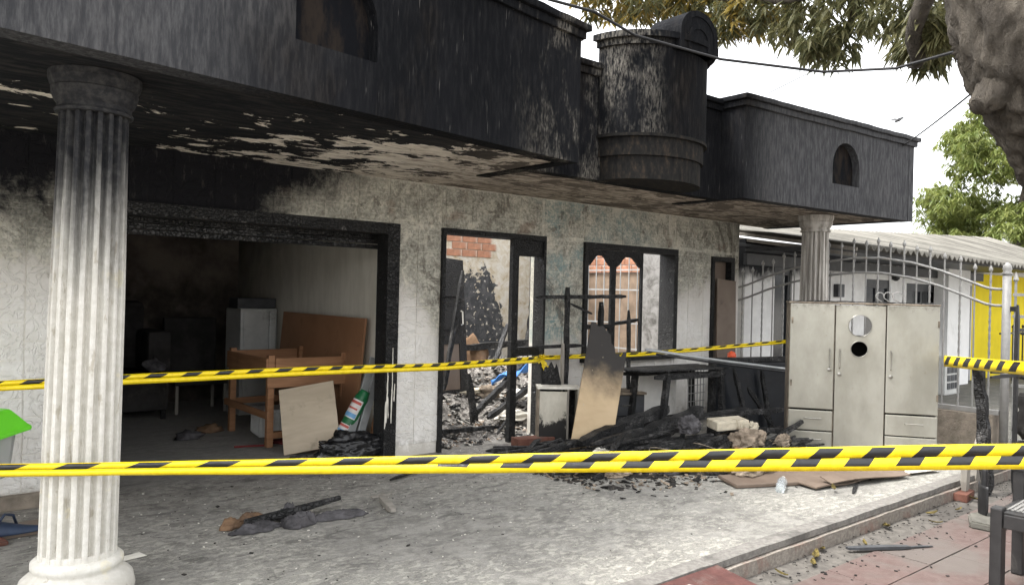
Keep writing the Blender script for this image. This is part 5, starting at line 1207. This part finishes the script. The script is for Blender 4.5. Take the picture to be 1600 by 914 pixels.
# charred heap: ash bed plus separate timbers
def heap(u, v):
    x = 4.35+u*2.9; y = 3.75+v*1.75
    # heap runs from the door towards the wardrobe, nearer to the street on the right
    cy = 4.95-0.36*(x-4.5); d_ = abs(y-cy)/0.72; e = min(1, (x-4.3)/0.7)*min(1, (7.25-x)/0.5)
    h = max(0, 1-d_*d_)*0.115*max(0, e)+0.05*noise.fractal(Vector((x*2.2, y*2.2, 7)), 1, 2, 5)*(1 if d_ < 1.3 else 0)
    return Vector((x, y, h-0.012))
def heap_h(x, y): return max(0.0, heap((x-4.35)/2.9, (y-3.75)/1.75).z)
o = obj('ash_heap', grid(90, 60, heap), 'ash'); o['kind'] = 'stuff'; tag(o, 'black ash and cinders under the heap of charred timbers', 'ash')
big = [((4.95, 5.0, 0.14), (6.25, 5.05, 0.36), 0.12, 0.11, 'thick charred beam slanting up across the heap, uppermost on its left'), ((5.0, 4.72, 0.12), (6.4, 4.75, 0.36), 0.13, 0.12, 'thick charred beam in the middle of the heap, parallel to the one behind'),
       ((5.35, 4.55, 0.10), (6.35, 4.12, 0.17), 0.10, 0.17, 'deep charred board on edge at the front of the heap'), ((5.25, 5.25, 0.18), (5.95, 5.2, 0.24), 0.10, 0.09, 'short charred log behind the heap by the drawers'),
       ((6.2, 4.75, 0.30), (7.45, 4.45, 0.33), 0.07, 0.06, 'charred beam reaching from the heap to the headboard'), ((6.25, 4.45, 0.26), (7.1, 3.95, 0.18), 0.07, 0.06, 'charred beam sloping down to the wardrobe'), ((6.05, 4.9, 0.26), (7.25, 4.75, 0.30), 0.09, 0.07, 'charred beam along the back of the heap'),
       ((6.45, 4.05, 0.12), (6.80, 3.88, 0.34), 0.05, 0.05, 'curled black stick leaning at the wardrobe foot'), ((4.3, 5.55, 0.05), (5.0, 5.3, 0.05), 0.06, 0.05, 'charred bar on the floor in front of the doorway'), ((4.7, 5.35, 0.10), (5.3, 5.1, 0.04), 0.05, 0.05, 'thin charred bar sloping from the cabinet to the floor'),
       ((4.6, 4.62, 0.05), (5.4, 4.3, 0.06), 0.09, 0.06, 'flat charred board at the near left of the heap')]
for k, (p0, p1, w_, h_, lb_) in enumerate(big): charbeam(p0, p1, w_, h_, lb_, 100+k)
for k in range(74):
    x = rnd.uniform(4.5, 6.9); y = 4.95-0.36*(x-4.5)+rnd.uniform(-.55, .5); a = rnd.uniform(-.9, .6); L = rnd.uniform(.18, .95); z = heap_h(x, y)+rnd.uniform(.02, .08)
    dx, dy = L*math.cos(a)/2, L*math.sin(a)/2
    charbeam((x-dx, y-dy, max(.02, z-rnd.uniform(0, .05))), (x+dx, y+dy, z+rnd.uniform(0, .09)), rnd.uniform(.02, .06), rnd.uniform(.018, .04), 'loose charred stick in the heap between doorway and wardrobe', 150+k, 'loose charred sticks in the heap')
bm = B(); bm2 = B(); rnd = random.Random(77)
for k in range(1500):
    x = rnd.uniform(4.2, 7.0); y = 4.72-0.36*(x-4.5)+rnd.gauss(-.18, .33); s = rnd.uniform(0.005, 0.026)*(1.6 if rnd.random() < .1 else 1); z = heap_h(x, y)+s*.3 if 4.4 < x < 7.2 and 3.8 < y < 5.4 else s*.25
    if y > 5.7 or y < 3.0: continue
    m_ = Matrix.Translation((x, y, z)) @ Matrix.Rotation(rnd.uniform(0, 6.3), 4, 'Z') @ Matrix.Rotation(rnd.uniform(-.7, .7), 4, 'X') @ Matrix.Rotation(rnd.uniform(-.5, .5), 4, 'Y')
    bx(bm if rnd.random() < .72 else bm2, -s, s, -s*rnd.uniform(.3, .8), s*.5, -s*.15, s*.15, m_)
o = obj('cinder_chips', bm, 'ash'); o['kind'] = 'stuff'; tag(o, 'black broken chips strewn round the charred heap', 'chips')
o = obj('pale_chips', bm2, 'rag'); o['kind'] = 'stuff'; tag(o, 'brown and pale broken chips strewn round the charred heap', 'chips')
for k in range(5):
    cx, cy = ((5.1, 4.35), (5.6, 4.2), (6.05, 4.6), (6.5, 4.0), (4.7, 4.75))[k]
    pts = [Vector((cx+0.05*i*math.cos(0.6*k)+0.05*math.cos(i*0.9+k), cy-0.02*i+0.06*math.sin(i*0.9+k), heap_h(cx, cy)+0.07+0.05*math.sin(i*0.55+k)+0.02*noise.noise(Vector((i*.6, k, 1))))) for i in range(14)]
    bm = B(); tube(bm, pts, 0.005, 5); tag(obj('burnt_wire', bm, 'wardedge', None, True), 'curled burnt wire in the charred heap, '+('at its left front', 'at its middle front', 'behind the foam block', 'near the wardrobe', 'at its far left end')[k], 'wire', 'burnt wires in the heap')
fo = part('foam_block', None, 'foam', 0, 0.34, 0, 0.20, 0, 0.085, 0.012); fo.location = (6.02, 4.28, 0.255); fo.rotation_euler = (rad(4), rad(-3), rad(-24)); tag(fo, 'pale scorched foam block lying on top of the charred heap', 'block')
for k, (x, y, z, r, m_, lb_, c_) in enumerate(((5.82, 4.45, 0.24, (0.13, 0.09, 0.10), 'cloth', 'grey burnt bundle left of the foam block', 'bundle'), (6.22, 4.08, 0.12, (0.20, 0.13, 0.12), 'rag', 'brown and beige rag heap below the foam block', 'rag'), (6.0, 4.02, 0.06, (0.12, 0.08, 0.06), 'card', 'rusty brown crumpled card at the front of the heap', 'card'), (6.5, 3.9, 0.12, (0.10, 0.06, 0.08), 'rag', 'beige rag scrap left of the wardrobe foot', 'rag'), (5.05, 4.75, 0.08, (0.17, 0.08, 0.04), 'paper', 'pale flat scrap at the left of the heap', 'scrap'), (6.55, 4.25, 0.2, (0.08, 0.05, 0.07), 'foam', 'small yellowish scrap right of the foam block', 'scrap'), (5.72, 3.72, 0.0, (0.30, 0.16, 0.09), 'rag', 'crumpled pale cloth below the wide tape, before the wardrobe', 'cloth'), (4.75, 4.35, 0.0, (0.15, 0.09, 0.05), 'rag', 'brown rag scrap on the floor left of the heap', 'rag'), (4.45, 4.75, 0.0, (0.13, 0.08, 0.05), 'card', 'reddish crumpled card on the floor before the door', 'card'), (5.25, 4.15, 0.0, (0.2, 0.08, 0.05), 'cloth', 'dark cloth lump at the near edge of the heap', 'cloth'))):
    blob('debris_lump', (x, y, z), r, m_, lb_, c_, 0.36, 60+k, 5, 1.7)
tray = part('black_tray', None, 'brownboard', 0, 0.62, 0, 0.28, 0, 0.03, 0.008); tray.location = (5.22, 3.52, 0.004); tray.rotation_euler = (rad(3), 0, rad(-24)); tag(tray, 'dark brown tray under the crumpled pale cloth', 'tray')
o = obj('brown_board', grid(16, 8, lambda u, v: Vector((u*1.15, v*0.55*(1-0.25*u), 0.012+0.03*math.sin(3*u)*v+0.02*u*u+0.008*math.sin(14*u+3*v)))), 'brownboard', None); o.location = (5.70, 3.12, 0.004); o.rotation_euler = (0, 0, rad(-9)); solid(o, 0.012, 1); tag(o, 'flat warped brown board lying at the porch edge before the wardrobe', 'board')
o = obj('brown_strip', grid(16, 3, lambda u, v: Vector((u*0.95, v*0.12, 0.03+0.012*math.sin(5*u+v)))), 'brownboard', None); o.location = (5.86, 3.085, 0.012); o.rotation_euler = (rad(10), 0, rad(-13)); solid(o, 0.008, 1); tag(o, 'narrow splintered strip on the edge of the flat brown board', 'strip')
o = obj('white_sheet', grid(10, 8, lambda u, v: Vector((u*0.42, v*0.30, 0.03+0.02*math.sin(5*u)*math.sin(4*v)))), 'paper', None); o.location = (6.86, 2.92, 0.0); o.rotation_euler = (0, 0, rad(-14)); solid(o, 0.006); tag(o, 'crumpled white sheet on the porch edge right of the brown board', 'sheet')
pb = thing('plastic_bottle', 'crushed clear plastic bottle lying on the porch before the heap', 'bottle', (5.50, 3.30, 0.045), (0, rad(80), rad(25)))
bm = B(); lathe(bm, [(0.032, -0.11), (0.037, -0.10), (0.034, -0.06), (0.039, -0.03), (0.033, 0.0), (0.039, 0.04), (0.036, 0.07), (0.018, 0.10), (0.014, 0.115)], 16); jitter(bm, 0.008, 18, 4); obj('body', bm, 'clear', pb, True)
bm = B(); lathe(bm, [(0.016, 0.1155), (0.016, 0.13)], 14); obj('cap', bm, 'offwhite', pb)
# floor litter near the viewer
rgc = thing('burnt_cloth', 'dark grey burnt cloth knotted round a charred stick on the open porch floor', 'cloth', (2.02, 4.72, 0))
bm = B(); tube(bm, [(-0.25, -0.02, 0.03), (0.05, -0.02, 0.06), (0.42, 0.05, 0.075)], [0.03, 0.028, 0.018], 8); obj('stick', jitter(bm, 0.006, 14), 'char', rgc, True)
def fold(cx, cy, L, w_, a, h, seed, mat='cloth'):
    ca, sa = math.cos(a), math.sin(a)
    def f(u, v):
        k = math.sin(math.pi*min(1, u*1.05))**0.45*(0.8+0.5*noise.noise(Vector((u*4+seed, 7, seed))))
        xx = (u-.5)*L; yy = (v-.5)*w_*k+0.02*noise.noise(Vector((u*7, v*3, seed)))
        rg = 1-abs(noise.noise(Vector((u*4+seed*3, v*5+u*3, seed))))*2.2; rg2 = 1-abs(noise.noise(Vector((u*9, v*11+4*u, seed+9))))*2
        zz = h*math.sin(math.pi*v)**0.6*max(0, k)*(0.45+0.40*rg+0.22*rg2)
        return Vector((cx+xx*ca-yy*sa, cy+xx*sa+yy*ca, max(0.003, zz)))
    o_ = obj('cloth_fold', grid(46, 32, f), mat, rgc, True); solid(o_, 0.004, 1)
fold(-0.20, -0.09, 0.36, 0.16, 0.05, 0.06, 1); fold(0.07, -0.12, 0.26, 0.22, 0.3, 0.10, 2); fold(0.32, -0.13, 0.42, 0.16, -0.15, 0.06, 3); fold(-0.22, 0.06, 0.36, 0.12, 0.25, 0.09, 4, 'card'); fold(0.05, 0.02, 0.16, 0.16, 1.0, 0.12, 5)
bm = B(); beam(bm, (2.78, 4.80, 0.022), (2.68, 4.46, 0.022), 0.055, 0.035, jag=0.1, seg=6); beam(bm, (2.74, 4.86, 0.012), (2.92, 4.90, 0.012), 0.05, 0.02, jag=0.3, seg=5); tag(obj('wood_offcut', bm, 'greywood'), 'small grey wooden offcut on the open porch floor', 'offcut')
charbeam((3.10, 5.22, 0.015), (3.55, 5.38, 0.03), 0.035, 0.02, 'thin charred stick on the floor before the garage jamb', 301, 'charred sticks on the porch floor')
charbeam((6.15, 3.02, 0.012), (5.85, 2.9, 0.012), 0.03, 0.015, 'thin charred splinter near the porch kerb', 302, 'charred sticks on the porch floor')
for k, (x, y, s_, a_, lb_) in enumerate(((1.08, 4.55, 0.07, 0.2, 'small white paper scrap on the floor right of the near column'), (0.42, 4.75, 0.06, 1.1, 'dark torn scrap on the floor left of the near column'))):
    bm = B(); vs = [bm.verts.new(q) for q in ((-s_, -s_*.5, 0.006), (s_, -s_*.6, 0.008), (s_*.9, s_*.4, 0.01), (-s_*.8, s_*.5, 0.006))]; bm.faces.new(vs); o = obj('paper_scrap', bm, 'paper' if k == 0 else 'navy'); o.location = (x, y, 0); o.rotation_euler = (0, 0, a_); solid(o, 0.003); tag(o, lb_, 'paper')
bm = B(); rnd = random.Random(31)
for k in range(800):
    x = rnd.uniform(0.3, 7.6); y = 2.75+3.1*rnd.random()**0.55
    if x < 1.2 and y < 4.4: continue
    s = rnd.uniform(0.0015, 0.006)*(2.2 if rnd.random() < .05 else 1)
    m_ = Matrix.Translation((x, y, s*.25)) @ Matrix.Rotation(rnd.uniform(0, 6.3), 4, 'Z') @ Matrix.Rotation(rnd.uniform(-.3, .3), 4, 'X'); bx(bm, -s, s, -s*rnd.uniform(.3, .9), s*.5, -s*.2, s*.25, m_)
o = obj('porch_grit', bm, 'ash'); o['kind'] = 'stuff'; tag(o, 'fine black grit and cinders scattered over the porch floor', 'grit')
bm = B()
for k in range(700):
    x = rnd.uniform(0.3, 7.6); y = 2.9+3.0*rnd.random()**0.7; s = rnd.uniform(0.0015, 0.007)
    m_ = Matrix.Translation((x, y, s*.25)) @ Matrix.Rotation(rnd.uniform(0, 6.3), 4, 'Z'); bx(bm, -s, s, -s*rnd.uniform(.3, .9), s*.5, -s*.2, s*.25, m_)
o = obj('porch_flakes', bm, 'paper'); o['kind'] = 'stuff'; tag(o, 'pale plaster flakes scattered over the porch floor', 'flakes')
bm = B()
for k in range(500):
    x = rnd.uniform(3.2, 8.6); y = 2.56-abs(rnd.gauss(0, .25)); s = rnd.uniform(0.002, 0.010)
    m_ = Matrix.Translation((x, y, -0.118+s*.25)) @ Matrix.Rotation(rnd.uniform(0, 6.3), 4, 'Z'); bx(bm, -s, s, -s*rnd.uniform(.3, .9), s*.5, -s*.2, s*.25, m_)
o = obj('pavement_grit', bm, 'ash'); o['kind'] = 'stuff'; tag(o, 'dark grit lying along the foot of the porch kerb', 'grit')

# left edge: board, slipper, bin
bd = part('floor_board', None, 'brownboard', 0, 1.0, 0, 0.24, 0, 0.025, 0.004); bd.location = (-0.15, 5.22, 0.002); bd.rotation_euler = (0, 0, rad(4)); tag(bd, 'brown board lying along the wall foot at the left edge', 'board')
bd = part('floor_board', None, 'redbrick', 0, 0.9, 0, 0.14, 0, 0.02, 0.004); bd.location = (-0.30, 5.0, 0.002); bd.rotation_euler = (0, 0, rad(10)); tag(bd, 'dark reddish strip on the floor in front of the left board', 'board')
sl = thing('slipper', 'dark blue rubber shoe with pointed toe lying at the left edge', 'shoe', (0.60, 5.30, 0.028), (0, 0, rad(-8)))
def slp(u, v):
    x = (u-0.55)*0.36; w_ = 0.055*math.sin(math.pi*min(1, max(0, 0.04+u*0.93)))**0.6; a = math.pi*v
    h = 0.085*(1-u)**0.8*(0.6+0.4*math.sin(3*u+1))+0.022
    return Vector((x, w_*math.cos(a), h*math.sin(a)))
o = obj('upper', grid(24, 12, slp), 'navy', sl, True); solid(o, 0.004)
bm = panel_holes([(-0.20, -0.045), (-0.10, -0.055), (0.05, -0.05), (0.16, -0.012), (0.16, 0.012), (0.05, 0.05), (-0.10, 0.055), (-0.20, 0.045)], [], 0.014, Matrix.Rotation(math.pi/2, 4, 'X')); obj('sole', bm, 'navy', sl)
bm = B(); tube(bm, [(-0.06, -0.04, 0.06), (-0.02, -0.03, 0.12), (0.02, 0.02, 0.10), (0.04, 0.045, 0.03)], 0.008, 8); obj('strap', bm, 'navy', sl, True)
st = thing('stool', 'low wooden stool at the left edge carrying the green-lidded bin', 'stool', (0.30, 5.48, 0))
part('seat', st, 'wood', -0.16, 0.14, -0.14, 0.14, 0.29, 0.315)
for x in (-0.15, 0.09):
    for y in (-0.13, 0.09): part('leg', st, 'wood', x, x+0.04, y, y+0.04, 0, 0.289)
bi = thing('plastic_bin', 'grey translucent bin with bright lime green lid at the left edge', 'bin', (0.485, 5.48, 0.318), (0, rad(-9), rad(30))); bi.scale = (1.12, 1.12, 1.0)
bm = B(); lathe(bm, [(0.10, 0), (0.112, 0.012), (0.165, 0.27), (0.16, 0.272), (0.105, 0.016)], 4*8); 
for v in bm.verts:
    a = math.atan2(v.co.y, v.co.x); r_ = math.hypot(v.co.x, v.co.y); k = 1/max(abs(math.cos(a)), abs(math.sin(a))); k = min(k, 1.25); v.co.x *= k*0.86; v.co.y *= k*0.86
obj('bin_body', bm, 'smokeplastic', bi)
bm = B(); prev = None
for hw, z in ((0.172, 0.262), (0.178, 0.268), (0.178, 0.292), (0.168, 0.30), (0.118, 0.40), (0.108, 0.408)):
    ring = [bm.verts.new((sx*hw, sy*hw, z)) for sx, sy in ((-1, -1), (1, -1), (1, 1), (-1, 1))]
    if prev:
        for k in range(4): bm.faces.new((prev[k], prev[(k+1) % 4], ring[(k+1) % 4], ring[k]))
    else: bm.faces.new(ring[::-1])
    prev = ring
bm.faces.new(prev); bmesh.ops.bevel(bm, geom=bm.edges[:], offset=0.004, segments=2, affect='EDGES')
obj('lid', bm, 'limeplastic', bi)
part('bag', bi, 'limeplastic', -0.09, 0.09, -0.09, 0.09, 0.14, 0.25, 0.03)

# ================================================================== RIGHT SIDE, STREET EDGE
charbeam((7.30, 2.45, -0.12), (7.22, 2.52, 1.02), 0.085, 0.10, 'thick charred wooden post standing right of the wardrobe', 401, 'charred posts', name='charred_post', cat='post')
for k, (p0, p1, w_, lb_) in enumerate((((7.02, 2.53, -0.06), (7.04, 2.53, 0.30), 0.075, 'grey wooden stake on a brick in front of the wardrobe'), ((7.42, 2.60, -0.12), (7.50, 2.60, 0.32), 0.10, 'grey-brown wooden stake standing just right of the one on the brick'))):
    bm = B(); beam(bm, p0, p1, w_, 0.05, (0, 1, 0), 0.06, 5, seed=k); tag(obj('wooden_stake', bm, 'greywood'), lb_, 'stake')
bk = part('kerb_brick', None, 'redbrick', 0, 0.26, 0, 0.12, 0, 0.065, 0.006); bk.location = (6.88, 2.46, -0.128); bk.rotation_euler = (0, 0, rad(8)); tag(bk, 'red brick lying at the kerb under the grey stake', 'brick')
rkk = thing('metal_rack', 'black burnt metal rack with rails at the right edge before the white gate', 'rack', (7.58, 2.35, -0.12))
for p0, p1 in (((0, 0, 0), (0, 0, 1.62)), ((0.75, -0.1, 0), (0.75, -0.1, 1.62)), ((0.05, -0.5, 0), (0.05, -0.5, 1.5)), ((0.8, -0.6, 0), (0.8, -0.6, 1.5))):
    bm = B(); beam(bm, p0, p1, 0.045, 0.03, jag=0.1, seg=12, seed=3); obj('upright', bm, 'blackpaint', rkk)
for z in (0.22, 0.42, 1.02, 1.06, 1.40):
    bm = B(); beam(bm, (-0.55 if 1 < z < 1.1 else 0.0, 0.01, z), (0.76, -0.1, z), 0.025, 0.03, jag=0.15, seg=12, seed=int(z*10)); obj('rail', bm, 'blackpaint', rkk)
    bm = B(); beam(bm, (0.02, -0.02, z-0.03), (0.05, -0.5, z-0.03), 0.025, 0.03, jag=0.15, seg=8, seed=int(z*9)); obj('rail', bm, 'blackpaint', rkk)
blob('burnt_lump', (7.95, 2.30, 0.30), (0.16, 0.14, 0.32), 'sootblack', 'black burnt bundle hanging in the metal rack', 'bundle', 0.4, 91, 4)
sv = thing('shovel', 'shovel with wooden handle standing with its black blade on a grey stone', 'shovel', (6.42, 2.18, -0.05))
bm = B(); tube(bm, [(0.0, 0, 0.10), (0.005, 0.01, 0.50)], 0.017, 10); obj('handle', bm, 'brownboard', sv, True)
def blade(u, v):
    wv = 0.10*(1 if v > 0.35 else (0.55+0.45*math.sin(v/0.35*math.pi/2))); return Vector(((u-.5)*2*wv, 0.03*(1-(2*u-1)**2), v*0.24-0.04))
o = obj('blade', grid(10, 10, blade), 'blackpaint', sv, True); solid(o, 0.006); o.rotation_euler = (0, 0, rad(35))
bm = B(); lathe(bm, [(0.024, 0.16), (0.022, 0.30), (0.019, 0.31)], 10); obj('socket', bm, 'blackpaint', sv)
bm = B(); prism(bm, [(-0.20, -0.08), (-0.05, -0.12), (0.18, -0.09), (0.22, 0.04), (0.08, 0.12), (-0.16, 0.10)], 0, 0.055); bmesh.ops.bevel(bm, geom=bm.edges[:], offset=0.012, segments=2, affect='EDGES'); o = obj('flat_stone', bm, 'stone'); o.location = (6.30, 2.12, -0.124); o.rotation_euler = (0, 0, 0.3); tag(o, 'flat grey stone on the pavement under the shovel blade', 'stone')
bm = B(); beam(bm, (4.86, 2.44, -0.10), (5.25, 2.22, -0.105), 0.05, 0.02, jag=0.12, seg=6, seed=2); beam(bm, (5.10, 2.30, -0.108), (5.42, 2.14, -0.112), 0.03, 0.012, jag=0.3, seg=6, seed=3); tag(obj('grey_lath', bm, M['darkframe']), 'dark wooden lath lying on the pavement below the kerb', 'lath')
# red painted ramp block with white mark against the kerb
bm = B(); vs = [(2.7, 2.58, 0.0), (3.66, 2.58, 0.0), (3.62, 2.20, -0.03), (2.6, 2.20, -0.03), (2.7, 2.58, -0.2), (3.68, 2.58, -0.2), (3.64, 2.16, -0.2), (2.6, 2.16, -0.2)]
v = [bm.verts.new(q) for q in vs]
for f in ((0, 1, 2, 3), (4, 7, 6, 5), (0, 4, 5, 1), (1, 5, 6, 2), (2, 6, 7, 3), (3, 7, 4, 0)): bm.faces.new([v[i] for i in f])
rp = obj('kerb_ramp', bm, 'redpaint'); tag(rp, 'red painted cement ramp block with a white mark at the porch kerb', 'ramp')
bm = B(); v = [bm.verts.new(q) for q in ((2.82, 2.48, -0.006), (3.30, 2.50, -0.005), (3.36, 2.40, -0.013), (2.80, 2.36, -0.016))]; bm.faces.new(v); o = obj('white_mark', bm, 'whitemark', rp); solid(o, 0.004, 1)
# leaves on the ground
LZ = -0.118
spots = [(4.58, 2.50, LZ), (4.44, 2.44, LZ), (4.74, 2.54, LZ), (5.10, 2.44, LZ), (6.02, 2.36, LZ), (6.25, 2.48, LZ), (6.55, 2.40, LZ), (7.0, 2.42, LZ), (5.78, 3.02, 0.03), (4.12, 2.46, LZ), (5.6, 2.52, LZ)]
def leaf_mesh():
    vs, _, fs = grid(8, 4, lambda u, v: Vector(((u-.5)*0.18, (v-.5)*0.055*math.sin(math.pi*min(.98, max(.03, u)))**0.8, 0.012+0.018*(2*u-1)**2+0.012*abs(2*v-1)))); return vs, [], fs
lp = None
names = ['in the corner beside the red ramp block', 'just in front of the red ramp block', 'by the kerb right of the red ramp', 'beside the dark lath', 'by the kerb in the middle', 'near the brick at the kerb', 'on the pavement before the shovel', 'beside the grey stakes', 'on the porch before the brown board', 'nearest to the viewer at the kerb', 'against the riser left of the stone']
for k, (x, y, z) in enumerate(spots):
    if lp is None: lp = obj('fallen_leaf', leaf_mesh(), 'deadleaf', None, True); solid(lp, 0.002); q = lp
    else: q = lp.copy(); COL.objects.link(q)
    q.location = (x, y, z); q.rotation_euler = (random.uniform(-.2, .2), random.uniform(-.2, .2), random.uniform(0, 6.3)); s = random.uniform(0.45, 0.9); q.scale = (s, s, s)
    tag(q, 'fallen dull yellow leaf '+names[k], 'leaf', 'fallen leaves')
# plastic armchair cut by the right edge
chx = thing('plastic_chair', 'dark plastic armchair with pale woven seat, cut off by the right edge', 'chair', (4.93, 1.60, -0.12), (0, 0, rad(3)))
for x, y, zt in ((0.0, 0.0, 0.47), (0.42, 0.0, 0.62), (0.0, -0.5, 0.47), (0.42, -0.5, 0.62)):
    bm = B(); v0 = bx(bm, x-0.045, x+0.045, y-0.03, y+0.03, 0, zt, None, 0.008)
    obj('leg', bm, 'dkplastic', chx)
part('side_rail', chx, 'dkplastic', 0.0455, 0.3745, -0.025, 0.02, 0.36, 0.44, 0.006); part('side_rail', chx, 'dkplastic', 0.0455, 0.3745, -0.52, -0.475, 0.36, 0.44, 0.006); part('front_rail', chx, 'dkplastic', -0.03, 0.03, -0.469, -0.031, 0.36, 0.44, 0.006); part('rear_rail', chx, 'dkplastic', 0.39, 0.45, -0.469, -0.031, 0.36, 0.44, 0.006)
seat = part('seat', chx, 'dkplastic', -0.02, 0.44, -0.50, 0.0, 0.441, 0.452, 0.003)
for k in range(14):
    bm = B(); beam(bm, (0.05+k*0.025, -0.47, 0.456), (0.05+k*0.025, -0.03, 0.456), 0.013, 0.005); obj('seat_strand', bm, 'weave', seat)
for k in range(17):
    bm = B(); beam(bm, (0.04, -0.46+k*0.026, 0.4615), (0.385, -0.46+k*0.026, 0.4600), 0.011, 0.004); obj('seat_strand', bm, 'weave', seat)
for y in (-0.5, 0.0):
    bm = B(); beam(bm, (0.36, y, 0.645), (0.9, y-0.02, 0.60), 0.07, 0.05, bevel=0.012); obj('armrest', bm, 'dkplastic', chx)
part('backrest', chx, 'dkplastic', 0.47, 0.52, -0.50, 0.0, 0.45, 0.95, 0.02)
